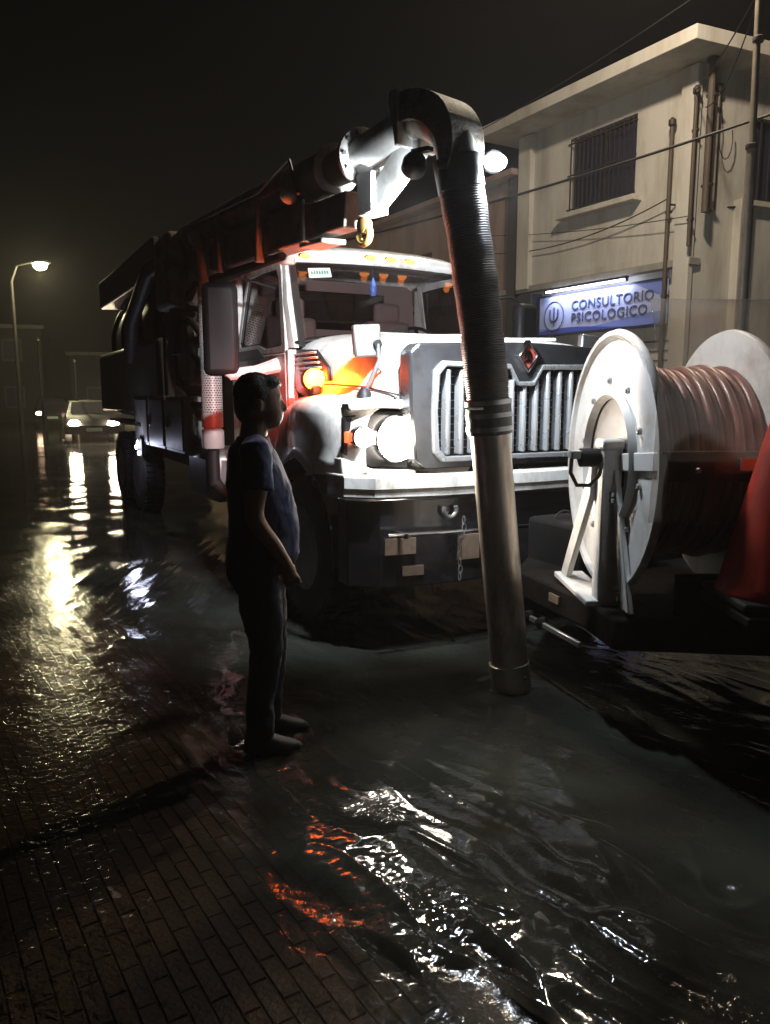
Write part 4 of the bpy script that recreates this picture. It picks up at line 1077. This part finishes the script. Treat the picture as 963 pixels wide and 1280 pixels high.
# ================================================================== TRAFFIC CONE ON THE DECK
G().box(L(Vector((1.60, 2.98, 0.765))), (0.52, 0.46, 0.04), rz=-TA).build('cone_tray', 'black_steel', deck_o, bevel=0.01)
G().bar(L(Vector((1.62, 3.10, 0.75))), L(Vector((1.70, 3.55, 0.52))), 0.10, 0.12).build('tray_arm', 'black_steel', deck_o, bevel=0.01)
cone = thing('traffic_cone', 'red traffic cone at the right edge standing on a black tray before the hose reel', 'cone', (1.535, 2.98, 0.785))
cone.rotation_euler = (0, R(3), 0)
G().prism([(-0.20, -0.20, 0), (0.20, -0.20, 0), (0.20, 0.20, 0), (-0.20, 0.20, 0)], (0, 0, 0.035)).build('cone_base', 'cone_base', cone, bevel=0.012)
G().lathe([(0.21, 0.035), (0.212, 0.05), (0.20, 0.075), (0.035, 0.98), (0.028, 1.0), (0.015, 1.0)], (0, 0, 0), (0, 0, 1), 40).build('cone_body', 'cone_red', cone)

# ================================================================== BUILDING WITH THE SIGN
BA = R(30.4)
BO = Vector((4.423, 11.817, 0))
BB = Vector((-math.sin(BA), math.cos(BA), 0)); BN = Vector((-math.cos(BA), -math.sin(BA), 0))
def BT(p):
    """s along the street front, n out from the roof edge line towards the street, z"""
    return BO + BB * p[0] + BN * p[1] + Vector((0, 0, p[2]))
def bg_(): return G(BT)
SB = R(23.3)
SDIR = Vector((math.cos(SB), math.sin(SB), 0)); SNRM = Vector((math.sin(SB), -math.cos(SB), 0))
WC = BT((0.52, -0.75, 0))                      # corner of the walls
def ST(p): return WC + SDIR * p[0] + SNRM * p[1] + Vector((0, 0, p[2]))
def sg_(): return G(ST)
bld = thing('corner_building', 'two storey cream corner building with flat overhanging roof and barred window', 'building')
WN = -0.75
# upper street wall with a window opening, lower wall recessed
wl = bg_()
def wall_with_hole(g, s0, s1, z0, z1, hs0, hs1, hz0, hz1, n, t):
    for a, b, c, d in ((s0, hs0, z0, z1), (hs1, s1, z0, z1), (hs0, hs1, z0, hz0), (hs0, hs1, hz1, z1)):
        g.add([(a, n, c), (b, n, c), (b, n, d), (a, n, d), (a, n - t, c), (b, n - t, c), (b, n - t, d), (a, n - t, d)],
              [(0, 1, 2, 3), (4, 7, 6, 5), (0, 4, 5, 1), (3, 2, 6, 7), (0, 3, 7, 4), (1, 5, 6, 2)])
wall_with_hole(wl, 0.52, 4.66, 3.74, 6.62, 1.70, 3.28, 4.93, 6.25, WN, 0.25)
wl.build('upper_wall', 'plaster', bld, smooth=0)
bg_().add([(0.52, WN - 0.22, 0), (4.66, WN - 0.22, 0), (4.66, WN - 0.22, 3.74), (0.52, WN - 0.22, 3.74)], [(0, 1, 2, 3)]).build('lower_wall', 'plaster', bld, smooth=0, solid=0.1)
bg_().box((2.55, WN - 0.06, 3.70), (4.2, 0.26, 0.12)).build('floor_ledge', 'concrete', bld, bevel=0.01)
bg_().box((4.43, WN + 0.03, 5.15), (0.36, 0.16, 2.9)).build('pilaster', 'plaster', bld, bevel=0.01)
bg_().box((0.62, WN + 0.02, 3.3), (0.30, 0.12, 6.6)).build('corner_pilaster', 'plaster', bld, bevel=0.01)
# roof slab
rs_ = G()
c0 = BT((0, 0, 0)); c1 = BT((5.15, 0, 0)); c2 = BT((5.15, -9, 0)); c3 = c0 + SDIR * 9
rs_.prism([Vector((p.x, p.y, 6.62)) for p in (c0, c1, c2, c3)], (0, 0, 0.20))
rs_.build('roof_slab', 'plaster', bld, bevel=0.01)
# window with bars
wnd = empty('window', bld)
bg_().ring([(1.70, WN - 0.12, 4.93), (3.28, WN - 0.12, 4.93), (3.28, WN - 0.12, 6.25), (1.70, WN - 0.12, 6.25)], [(1.76, WN - 0.12, 4.99), (3.22, WN - 0.12, 4.99), (3.22, WN - 0.12, 6.19), (1.76, WN - 0.12, 6.19)], (0, -0.05, 0)).build('frame', 'iron_bar', wnd)
bg_().box((2.49, WN - 0.16, 5.59), (1.5, 0.01, 1.26)).build('pane', 'sign_frame', wnd)
bg_().box((2.49, WN - 0.13, 5.59), (0.05, 0.03, 1.22)).build('mullion', 'iron_bar', wnd)
for k in range(15):
    bg_().box((1.76 + 1.46 * k / 14, WN + 0.02, 5.59), (0.016, 0.016, 1.30)).build('window_bar', 'iron_bar', wnd)
for z in (5.0, 5.6, 6.15):
    bg_().box((2.49, WN + 0.02, z), (1.62, 0.02, 0.024)).build('cross_bar', 'iron_bar', wnd)
bg_().box((2.46, WN + 0.10, 4.87), (1.86, 0.24, 0.09)).build('sill', 'plaster', wnd, bevel=0.008)
# side wall facing the viewer's right
sw_ = sg_()
def sw_hole(g, s0, s1, z0, z1, hs0, hs1, hz0, hz1):
    for a, b, c, d in ((s0, hs0, z0, z1), (hs1, s1, z0, z1), (hs0, hs1, z0, hz0), (hs0, hs1, hz1, z1)):
        g.add([(a, 0, c), (b, 0, c), (b, 0, d), (a, 0, d)], [(0, 1, 2, 3)])
sw_hole(sw_, 0.0, 9.0, 0, 6.62, 1.15, 2.6, 4.72, 6.0)
sw_.build('side_wall', 'plaster', bld, smooth=0, solid=0.2)
w2_ = empty('window', bld)
sg_().box((1.87, -0.14, 5.36), (1.5, 0.01, 1.4)).build('pane', 'sign_frame', w2_)
for k in range(7):
    sg_().box((1.2 + 0.22 * k, -0.05, 5.36), (0.02, 0.02, 1.28)).build('window_bar', 'iron_bar', w2_)
sg_().box((1.87, 0.05, 4.67), (1.6, 0.14, 0.08)).build('sill', 'plaster', w2_)
sg_().box((0.98, 0.08, 2.35), (0.22, 0.16, 4.7)).build('side_pilaster', 'plaster', bld, bevel=0.01)
# shop front behind and under the sign
sf = empty('shop_front', bld)
bg_().box((2.3, WN - 0.15, 1.35), (3.0, 0.05, 2.7)).build('shutter', 'shutter', sf)
for k in range(16):
    bg_().box((2.3, WN - 0.12, 0.1 + 0.16 * k), (2.95, 0.03, 0.03)).build('shutter_rib', 'shutter', sf)
bg_().box((4.22, WN + 0.06, 2.85), (0.42, 0.30, 1.45)).build('shutter_box', 'sign_frame', sf, bevel=0.02)

# sign
sign = thing('shop_sign', 'blue CONSULTORIO PSICOLOGICO sign board lit by a tube under the ledge', 'sign')
SN = WN + 0.10
bg_().box((2.38, SN - 0.05, 3.12), (3.02, 0.08, 0.72)).build('sign_board', 'sign_pale', sign, bevel=0.006)
bg_().ring([(0.85, SN - 0.02, 2.74), (3.91, SN - 0.02, 2.74), (3.91, SN - 0.02, 3.50), (0.85, SN - 0.02, 3.50)], [(0.89, SN - 0.02, 2.77), (3.87, SN - 0.02, 2.77), (3.87, SN - 0.02, 3.47), (0.89, SN - 0.02, 3.47)], (0, 0.03, 0)).build('sign_frame', 'sign_frame', sign)
def wave_strip(f0, f1, s0, s1, off, name, m):
    n = 24; top = []; bot = []
    for i in range(n + 1):
        s = s0 + (s1 - s0) * i / n
        top.append((s, SN - 0.01 + off, f1(s))); bot.append((s, SN - 0.01 + off, f0(s)))
    bg_().sheet([bot, top]).build(name, m, sign)
wave_strip(lambda s: 2.772, lambda s: 2.90 + 0.08 * math.sin(s * 1.5 + 0.3), 0.89, 3.87, 0.003, 'wave_blue', 'sign_blue')
wave_strip(lambda s: 2.772, lambda s: 2.82 + 0.045 * math.sin(s * 1.9 + 2.0), 0.89, 3.87, 0.006, 'wave_navy', 'sign_navy')
wave_strip(lambda s: 3.46 - 0.26 * max(0, (1.5 - s) / 0.6), lambda s: 3.468, 0.89, 1.5, 0.003, 'wave_corner', 'sign_blue')
def text(body, s, z, size, m, parent, n=SN, extrude=0.006, w=1.0):
    c = bpy.data.curves.new('lettering', 'FONT'); c.body = body; c.size = size; c.extrude = extrude; c.align_x = 'LEFT'; c.space_character = 1.08
    c.offset = 0.0; c.resolution_u = 4
    tmp = bpy.data.objects.new('lettering_curve', c); COL.objects.link(tmp)
    me = bpy.data.meshes.new_from_object(tmp.evaluated_get(bpy.context.evaluated_depsgraph_get()))
    bpy.data.objects.remove(tmp)
    X = -BB
    for v in me.vertices:
        v.co = BT((s, n, z)) + X * v.co.x * w + Vector((0, 0, 1)) * v.co.y + BN * v.co.z
    o = bpy.data.objects.new('lettering', me); COL.objects.link(o); o.parent = parent
    me.materials.clear(); me.materials.append(MATS[m])
    return o
text('CONSULTORIO', 3.00, 3.17, 0.245, 'sign_letter', sign, n=SN + 0.002, w=1.05)
text('PSICOLOGICO', 3.00, 2.945, 0.245, 'sign_letter', sign, n=SN + 0.002, w=1.05)
# psi emblem in a ring
cx, cz = 3.46, 3.10
bg_().tube([(cx + 0.26 * math.cos(R(t)), SN + 0.002, cz + 0.27 * math.sin(R(t))) for t in range(0, 361, 10)], 0.009, 6, cap=False).build('emblem_ring', 'sign_letter', sign)
ps = bg_()
ps.box((cx, SN + 0.004, cz - 0.01), (0.03, 0.012, 0.34))
ps.tube([(cx + 0.105 * math.cos(R(t)), SN + 0.004, cz + 0.02 + 0.115 * math.sin(R(t))) for t in range(180, 361, 12)], 0.016, 6)
ps.box((cx + 0.105, SN + 0.004, cz + 0.07), (0.03, 0.012, 0.11)); ps.box((cx - 0.105, SN + 0.004, cz + 0.07), (0.03, 0.012, 0.11))
ps.build('emblem_psi', 'sign_letter', sign)
# tube lamp
tube = thing('tube_lamp', 'glowing white fluorescent tube lamp above the blue shop sign', 'lamp')
bg_().tube([(1.62, SN + 0.10, 3.545), (3.58, SN + 0.10, 3.545)], 0.018, 10).build('tube', 'tube_lens', tube)
bg_().box((2.6, SN + 0.10, 3.585), (2.05, 0.05, 0.035)).build('batten', 'sign_frame', tube)
for s in (1.60, 3.60):
    bg_().box((s, SN + 0.10, 3.552), (0.035, 0.045, 0.07)).build('end_cap', 'sign_frame', tube)
tb = lamp('tube_glow', 'AREA', BT((2.6, SN + 0.13, 3.52)), 17, (0.62, 0.70, 1.0), tube)
tb.data.shape = 'RECTANGLE'; tb.data.size = 1.9; tb.data.size_y = 0.05
_z = (BN * 0.45 + Vector((0, 0, 0.9))).normalized(); _x = BB; _y = _z.cross(_x)
tb.matrix_world = Matrix.Translation(BT((2.6, SN + 0.14, 3.50))) @ Matrix(((_x.x, _y.x, _z.x), (_x.y, _y.y, _z.y), (_x.z, _y.z, _z.z))).to_4x4()

# pipes and meter conduits on the corner
def conduit(s, n, z0, z1, r, label, m='rust_pipe'):
    t = thing('conduit', label, 'pipe', group='pipes on the building corner')
    bg_().tube([(s, n, z0), (s, n, z1)], r, 10).build('tube', m, t)
    for z in np.arange(z0 + 0.4, z1, 1.3):
        bg_().box((s, n - r * 0.6, float(z)), (r * 3.4, r * 1.6, 0.04)).build('clip', 'iron_bar', t)
    bg_().lathe([(r * 1.0, 0), (r * 1.9, 0.03), (r * 1.9, 0.10), (r * 0.6, 0.14)], (s, n, z1), (0, 0, 1), 10).build('weather_head', 'iron_bar', t)
    return t
conduit(0.88, WN + 0.12, 0.2, 5.78, 0.032, 'thin dark conduit left of the building corner rising to mid window height')
conduit(0.42, WN + 0.16, 3.9, 6.1, 0.03, 'short conduit at the building corner ending below the roof')
conduit(0.30, WN - 0.02, 4.4, 6.55, 0.05, 'thick dark pipe running up the building corner to the roof')
t = thing('service_pipe', 'pale vertical service pipe on the side wall with cable bundle at its head', 'pipe', group='pipes on the building corner')
sg_().tube([(0.34, 0.07, 4.5), (0.34, 0.07, 6.25)], 0.032, 10).build('tube', 'mast_steel', t)
sg_().lathe([(0.03, 0), (0.06, 0.04), (0.06, 0.12), (0.02, 0.16)], (0.34, 0.07, 6.2), (0, 0, 1), 10).build('weather_head', 'iron_bar', t)
sg_().tube([(0.36, 0.09, 6.1)] + [(0.5 + 0.14 * math.cos(R(a)), 0.12, 5.55 + 0.3 * math.sin(R(a))) for a in range(150, 420, 30)], 0.008, 6).build('cable_coil', 'cable', t)

# neighbouring house down the street
nb = thing('neighbour_house', 'lower pinkish plastered house adjoining the corner building, dim behind the boom', 'house')
nw = bg_()
wall_with_hole(nw, 4.665, 26, 0, 5.95, 8.0, 9.4, 3.6, 5.0, WN - 0.12, 0.2)
nw.build('wall', 'plaster_pink', nb, smooth=0)
bg_().box((8.7, WN - 0.25, 4.3), (1.4, 0.02, 1.4)).build('window', 'sign_frame', nb)
bg_().box((15.3, WN - 0.05, 6.02), (21.2, 0.5, 0.12)).build('parapet', 'plaster_pink', nb, bevel=0.01)
bg_().box((4.86, WN - 0.04, 3.0), (0.30, 0.14, 5.9)).build('pilaster_shadow', 'plaster_grey', nb, bevel=0.01)  # dark strip standing in for the shadow beside the pilaster
bg_().box((15.0, WN - 0.05, 3.72), (20.0, 0.16, 0.10)).build('string_course', 'concrete', nb)
for k in range(5):
    bg_().box((6.2 + 3.4 * k, WN - 0.10, 1.3), (1.2, 0.05, 2.5)).build('door', 'shutter', nb, bevel=0.01)

# pavement in front of them
pv = bg_().box((12.0, WN + 1.1, 0.02), (40, 2.2, 0.26)).build('pavement', 'concrete', None, bevel=0.03)
tag(pv, kind='structure')

# service mast and the street lamp above the frame
mast = thing('utility_mast', 'tall rusty steel utility mast in front of the cream building', 'pole', (4.07, 9.05, 0))
G().tube([(0.0, 0, 0), (0.0, 0, 4.3)], 0.055, 14).build('lower_tube', 'mast_steel', mast)
G().tube([(0.0, 0, 4.3), (-0.10, 0, 9.2)], [0.038, 0.034], 12).build('upper_tube', 'mast_steel', mast)
for z in (4.3, 5.4):
    G().lathe([(0.055, 0), (0.06, 0.01), (0.06, 0.05), (0.05, 0.06)], (-0.01, 0, z), (0, 0, 1), 14).build('band', 'rust_pipe', mast)
lampL = Vector((2.35, 10.3, 8.0))
sl = thing('street_lamp', 'street lamp on an arm high above the corner building front', 'lamp', (4.0, 9.05, 8.6))
G().tube([(0, 0, 0), (-0.4, 0.1, 0.25), (-0.85, 0.22, 0.1), (-1.0, 0.25, -0.45)], 0.03, 10).build('arm', 'mast_steel', sl)
G().ball((-1.12, 0.25, -0.52), (0.3, 0.18, 0.09), 18, 10).build('head', 'grey_metal', sl)
G().ball((-1.12, 0.25, -0.58), (0.22, 0.13, 0.06), 16, 8).build('lens', 'street_lens', sl)
lamp('street_glow', 'POINT', (-1.12, 0.25, -0.72), 880, (1.0, 0.82, 0.64), sl, size=0.15)

# overhead cables
def cable(p, q, sag, r, label):
    pts = []
    p, q = Vector(p), Vector(q)
    for i in range(25):
        t = i / 24; a = p.lerp(q, t); a.z -= sag * 4 * t * (1 - t); pts.append(a)
    o = G().tube(pts, r, 6).build('overhead_cable', 'cable')
    return tag(o, label, 'cable', 'cables strung across the building front')
cable((6.2, 8.6, 5.25), (-3.2, 15.5, 4.1), 0.25, 0.018, 'thick black cable crossing below the barred window')
cable((4.02, 9.05, 6.3), (-1.8, 19.5, 6.3), 0.4, 0.007, 'thin cable from the utility mast crossing above the barred window')
cable((4.02, 9.05, 5.9), BT((0.42, WN + 0.2, 6.15)), 0.08, 0.010, 'short cable from the utility mast to the corner pipes')
cable((4.02, 9.05, 5.8), BT((0.30, WN + 0.1, 5.9)), 0.25, 0.008, 'slack cable from the utility mast to the corner pipes')
cable(BT((0.88, WN + 0.14, 4.7)), BT((5.4, WN + 0.06, 4.55)), 0.22, 0.010, 'thin cable sagging along the wall under the window sill')
cable(BT((0.4, WN + 0.16, 4.35)), BT((6.5, WN + 0.06, 5.1)), 0.10, 0.007, 'thin straight cable on the wall left of the window')
cable(BT((0.88, WN + 0.14, 4.62)), ST((1.0, 0.08, 4.6)), 0.03, 0.016, 'cable bundle running round the building corner')
cable((-9.0, 14.0, 5.2), (-22, 40, 6.5), 0.6, 0.014, 'thin cable over the far end of the street')

# ================================================================== FAR END OF THE STREET
def far_house(x, y, w, d, h, rz, label, m, lit=False):
    t = thing('far_house', label, 'house', (x, y, 0), rz, 'dark houses closing the far end of the street')
    G().box((0, 0, h / 2), (w, d, h)).build('wall', m, t)
    G().box((0, 0, h + 0.1), (w + 0.4, d + 0.4, 0.22)).build('roof', 'concrete', t)
    n = max(2, int(w / 2.6))
    for i in range(n):
        xx = -w / 2 + (i + 0.5) * w / n
        for z in ((1.5, 4.3) if h > 5 else (1.5,)):
            wi = G().box((xx, -d / 2 - 0.03, z), (1.1, 0.08, 1.3)).build('window', 'shutter', t)
            G().box((xx, -d / 2 - 0.08, z), (0.9, 0.03, 1.1)).build('pane', 'sign_frame', wi)
    return t
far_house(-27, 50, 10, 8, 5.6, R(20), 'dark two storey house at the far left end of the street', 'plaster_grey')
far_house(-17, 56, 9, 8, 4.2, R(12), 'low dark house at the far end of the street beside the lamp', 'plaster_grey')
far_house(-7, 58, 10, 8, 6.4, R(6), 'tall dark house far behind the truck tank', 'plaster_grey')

fl_ = thing('far_street_lamp', 'distant street lamp with bright yellowish glow at the left edge', 'lamp', (-13.9, 32.0, 0))
G().tube([(-1.3, 0.4, 0), (-1.3, 0.4, 6.2), (-1.0, 0.3, 6.8), (-0.2, 0, 6.9)], [0.09, 0.06, 0.05, 0.04], 10).build('pole', 'iron_bar', fl_)
G().ball((0.1, 0, 6.86), (0.42, 0.2, 0.11), 16, 8).build('head', 'grey_metal', fl_)
G().ball((0.12, -0.10, 6.72), (0.27, 0.2, 0.16), 16, 8).build('lens', 'street_lens', fl_)
lamp('lamp_glow', 'POINT', (0.12, -0.1, 6.5), 850, (1.0, 0.86, 0.44), fl_, size=0.16)
for x, y, h, lb in ((-11.9, 27, 3.6, 'thin dark post at the far left of the flooded street'), (-10.9, 27.5, 2.9, 'shorter dark post beside the thin post at far left')):
    t = thing('street_post', lb, 'post', (x, y, -0.1), group='posts at the far end of the street')
    G().tube([(0, 0, 0), (0, 0, h)], [0.05, 0.035], 8).build('shaft', 'iron_bar', t)
    G().ball((0, 0, h), 0.06, 8, 6).build('finial', 'mast_steel', t)

def sedan(x, y, rz, label, lens, power, col):
    t = thing('car', label, 'car', (x, y, 0), rz, 'cars at the far end of the street')
    # local: front faces -y
    prof = [(-2.1, 0.35), (-2.15, 0.62), (-1.95, 0.82), (-1.0, 0.95), (-0.35, 1.38), (0.85, 1.42), (1.5, 1.05), (2.05, 0.98), (2.12, 0.6), (2.05, 0.35)]
    rows_ = []
    for x0, k in ((-0.86, 0.94), (-0.80, 1.0), (0, 1.02), (0.80, 1.0), (0.86, 0.94)):
        rows_.append([(x0 * (0.80 if z > 1.1 else 1.0), yy, z * (k if z > 0.5 else 1)) for yy, z in prof])
    g = G().sheet(rows_)
    for r_ in (rows_[0], rows_[-1]): g.add(r_, [tuple(range(len(r_)))])
    g.build('body', 'car_dark', t, smooth=40)
    G().add([(-0.66, -0.93, 0.99), (0.66, -0.93, 0.99), (0.58, -0.40, 1.36), (-0.58, -0.40, 1.36)], [(0, 1, 2, 3)]).map(lambda p: (p[0], p[1] - 0.02, p[2] + 0.02)).build('windscreen', 'sign_frame', t)
    for sx in (-1, 1):
        for yy in (-1.3, 1.3):
            G().lathe([(0.16, -0.1), (0.30, -0.1), (0.32, -0.05), (0.32, 0.05), (0.30, 0.1), (0.16, 0.1)], (sx * 0.78, yy, 0.32), (1, 0, 0), 20).build('wheel', 'tyre_rubber', t)
        G().ball((sx * 0.60, -2.09, 0.70), (0.17, 0.07, 0.12), 14, 8).build('headlight', lens, t)
        if power: lamp('beam', 'SPOT', (sx * 0.60, -2.2, 0.70), power, col, t, aim=(sx * 0.6 + 0.3, -14, 0.0), size=0.08, cone=110, blend=0.9)
    G().box((0, -2.13, 0.5), (0.5, 0.02, 0.12)).build('number_plate', 'sticker', t)
    return t
sedan(-10.35, 27.2, R(24), 'car with glaring headlights facing the viewer behind the truck', 'car_lens', 60, (1.0, 0.82, 0.58))
sedan(-17.6, 41.0, R(24), 'distant car with dim orange lamps at the left edge', 'far_lens', 0, (1, 0.6, 0.4))

# ================================================================== PERSON
PX, PY = -0.55, 3.40
person = thing('person', 'person in dark blue T-shirt and dark trousers, hand at waist, watching the truck', 'person', (PX, PY, 0), R(12))
# local: faces +x, right side towards the viewer (-y)
def limb(g, pts, rs, n=14, squash=1.0):
    """smooth tube through joints"""
    P = [Vector(p) for p in pts]; out = []; rr = []
    for i in range(len(P) - 1):
        p0 = P[max(i - 1, 0)]; p1 = P[i]; p2 = P[i + 1]; p3 = P[min(i + 2, len(P) - 1)]
        for k in range(5):
            t = k / 5
            out.append(0.5 * ((2 * p1) + (p2 - p0) * t + (2 * p0 - 5 * p1 + 4 * p2 - p3) * t * t + (3 * p1 - p0 - 3 * p2 + p3) * t ** 3))
            rr.append(rs[i] + (rs[i + 1] - rs[i]) * (t * t * (3 - 2 * t)))
    out.append(P[-1]); rr.append(rs[-1])
    g.tube(out, rr, n)
def stack_ell(g, secs, n=28):
    rows_ = []
    for z, cx_, cy_, rx_, ry_ in secs:
        rows_.append([(cx_ + rx_ * math.cos(2 * math.pi * k / n), cy_ + ry_ * math.sin(2 * math.pi * k / n), z) for k in range(n)])
    vs = [p for r_ in rows_ for p in r_]; m = len(rows_)
    g.add(vs, [(i * n + k, i * n + (k + 1) % n, (i + 1) * n + (k + 1) % n, (i + 1) * n + k) for i in range(m - 1) for k in range(n)] + [tuple(reversed(range(n))), tuple(range((m - 1) * n, m * n))])
def folds(o, amt, size):
    t_ = bpy.data.textures.new('cloth_folds', 'CLOUDS'); t_.noise_scale = size; t_.noise_depth = 2
    d_ = o.modifiers.new('folds', 'DISPLACE'); d_.texture = t_; d_.strength = amt; d_.mid_level = 0.5; d_.texture_coords = 'LOCAL'
    return o
ARM_R = [(-0.03, -0.19, 1.375), (-0.025, -0.225, 1.25), (-0.04, -0.25, 1.10), (0.03, -0.232, 0.985), (0.085, -0.205, 0.895)]
ARM_L = [(-0.03, 0.19, 1.375), (-0.02, 0.225, 1.25), (-0.03, 0.25, 1.10), (0.03, 0.232, 0.985), (0.085, 0.205, 0.895)]
bd = G()
# head: skull, jaw, nose, brow, ears, neck
bd.ball((0.0, 0, 1.585), (0.098, 0.078, 0.105), 24, 18)
bd.ball((0.035, 0, 1.535), (0.068, 0.060, 0.085), 20, 14)
bd.ball((0.055, 0, 1.490), (0.042, 0.042, 0.032), 14, 10)
bd.tube([(0.088, 0, 1.585), (0.108, 0, 1.557), (0.112, 0, 1.545), (0.09, 0, 1.535)], [0.010, 0.013, 0.016, 0.012], 10)
bd.ball((0.088, 0, 1.512), (0.018, 0.026, 0.010), 12, 8)
bd.ball((0.086, 0, 1.500), (0.016, 0.024, 0.010), 12, 8)
bd.ball((0.083, 0, 1.600), (0.016, 0.045, 0.012), 12, 8)
for sy in (-1, 1):
    bd.ball((-0.008, sy * 0.080, 1.56), (0.022, 0.012, 0.034), 12, 8)
limb(bd, [(-0.035, 0, 1.34), (-0.028, 0, 1.43), (-0.012, 0, 1.52)], [0.075, 0.062, 0.062])
stack_ell(bd, [(0.86, -0.01, 0, 0.13, 0.165), (1.0, 0.0, 0, 0.14, 0.165), (1.2, -0.01, 0, 0.125, 0.175), (1.34, -0.03, 0, 0.095, 0.16), (1.40, -0.035, 0, 0.06, 0.10)])
for A in (ARM_R, ARM_L):
    limb(bd, A, [0.052, 0.047, 0.040, 0.034, 0.026])
    h0 = Vector(A[-1]); dr = Vector((0.30, 0.06 if A is ARM_R else -0.06, -0.95)).normalized(); sy = -1 if A is ARM_R else 1
    inn = Vector((0.15, -sy * 0.8, 0)).normalized()
    palm = h0 + dr * 0.045
    bd.tube([h0 - dr * 0.01, h0 + dr * 0.03, h0 + dr * 0.075], [0.026, 0.034, 0.032], 10)
    sidev = dr.cross(inn).normalized()
    for k, (ln, off) in enumerate(((0.070, -0.030), (0.080, -0.010), (0.075, 0.011), (0.058, 0.030))):
        f0 = h0 + dr * 0.07 + sidev * off
        f1 = f0 + dr * ln * 0.45 + inn * 0.008
        f2 = f1 + (dr * 0.6 + inn * 0.8).normalized() * ln * 0.35
        f3 = f2 + (dr * 0.1 + inn).normalized() * ln * 0.25
        bd.tube([f0, f1, f2, f3], [0.0098, 0.0092, 0.0085, 0.007], 8)
    t0 = h0 + dr * 0.02 - sidev * 0.028
    bd.tube([t0, t0 + (dr * 0.6 - sidev * 0.7 + inn * 0.3).normalized() * 0.035, t0 + (dr * 0.9 - sidev * 0.5 + inn * 0.5).normalized() * 0.066], [0.014, 0.0115, 0.009], 8)
LEG_R = [(-0.02, -0.085, 0.90), (-0.02, -0.095, 0.70), (0.0, -0.10, 0.47), (-0.03, -0.10, 0.25), (-0.035, -0.10, 0.07)]
LEG_L = [(-0.02, 0.085, 0.90), (0.01, 0.095, 0.70), (0.035, 0.10, 0.47), (0.02, 0.11, 0.25), (0.02, 0.11, 0.07)]
for Lg in (LEG_R, LEG_L):
    limb(bd, Lg, [0.085, 0.075, 0.052, 0.048, 0.038])
bd.build('body', 'skin', person, remesh=0.007)
hr = G()
hr.ball((-0.018, 0, 1.612), (0.098, 0.086, 0.090), 24, 16)
hr.ball((-0.055, 0, 1.56), (0.058, 0.076, 0.085), 20, 12)
hr.ball((0.045, 0, 1.655), (0.055, 0.066, 0.034), 16, 10)
for sy in (-1, 1): hr.ball((0.0, sy * 0.068, 1.60), (0.03, 0.018, 0.05), 10, 8)
folds(hr.build('hair', 'hair_black', person, remesh=0.006), 0.006, 0.012)
ts = G()
stack_ell(ts, [(0.84, -0.015, 0, 0.150, 0.185), (0.90, 0.0, 0, 0.160, 0.19), (1.0, 0.008, 0, 0.158, 0.185), (1.10, 0.002, 0, 0.152, 0.184), (1.20, -0.012, 0, 0.145, 0.195), (1.30, -0.03, 0, 0.122, 0.19), (1.365, -0.038, 0, 0.095, 0.15), (1.40, -0.035, 0, 0.075, 0.095), (1.425, -0.03, 0, 0.07, 0.075)])
for A in (ARM_R, ARM_L):
    a, b_, c = [Vector(p) for p in A[:3]]
    ts.tube([a + Vector((0, -a.y * 0.4, 0.0)), a, b_, b_.lerp(c, 0.25)], [0.062, 0.070, 0.066, 0.070], 16)
folds(ts.build('t_shirt', 'shirt_blue', person, remesh=0.009), 0.022, 0.10)
tr = G()
stack_ell(tr, [(0.74, -0.02, 0, 0.115, 0.165), (0.80, -0.02, 0, 0.14, 0.178), (0.88, -0.015, 0, 0.145, 0.178), (0.93, -0.005, 0, 0.142, 0.172)])
for Lg in (LEG_R, LEG_L):
    limb(tr, Lg, [0.098, 0.096, 0.074, 0.068, 0.062])
folds(tr.build('trousers', 'jeans', person, remesh=0.010), 0.024, 0.09)
for Lg, dx in ((LEG_R, 0.0), (LEG_L, 0.03)):
    x0, y0, _ = Lg[-1]
    sh_ = G()
    stack_ell(sh_, [(0.012, 0.055, 0, 0.135, 0.048), (0.03, 0.055, 0, 0.138, 0.05), (0.05, 0.05, 0, 0.128, 0.046), (0.075, 0.015, 0, 0.085, 0.042), (0.10, -0.012, 0, 0.055, 0.042), (0.12, -0.015, 0, 0.048, 0.042)])
    sh_.map(lambda p: (p[0] + x0, p[1] + y0, p[2] - 0.012)).build('shoe', 'shoe_dark', person, sub=1)

# ================================================================== HAZE ADDED FOR THE GLOW ROUND THE LAMPS
hz = G().box((-5, 36, 5.2), (136, 126, 12.8)).build('haze', 'cable')
tag(hz, kind='stuff')
hm_ = bpy.data.materials.new('glow_haze'); hm_.use_nodes = True
nt = hm_.node_tree; nt.nodes.remove(nt.nodes['Principled BSDF'])
pv_ = nt.nodes.new('ShaderNodeVolumePrincipled')
pv_.inputs['Color'].default_value = (0.92, 0.9, 0.88, 1)
pv_.inputs['Density'].default_value = 0.0015
pv_.inputs['Anisotropy'].default_value = 0.35
nt.links.new(pv_.outputs[0], nt.nodes['Material Output'].inputs['Volume'])
hz.data.materials.clear(); hz.data.materials.append(hm_)
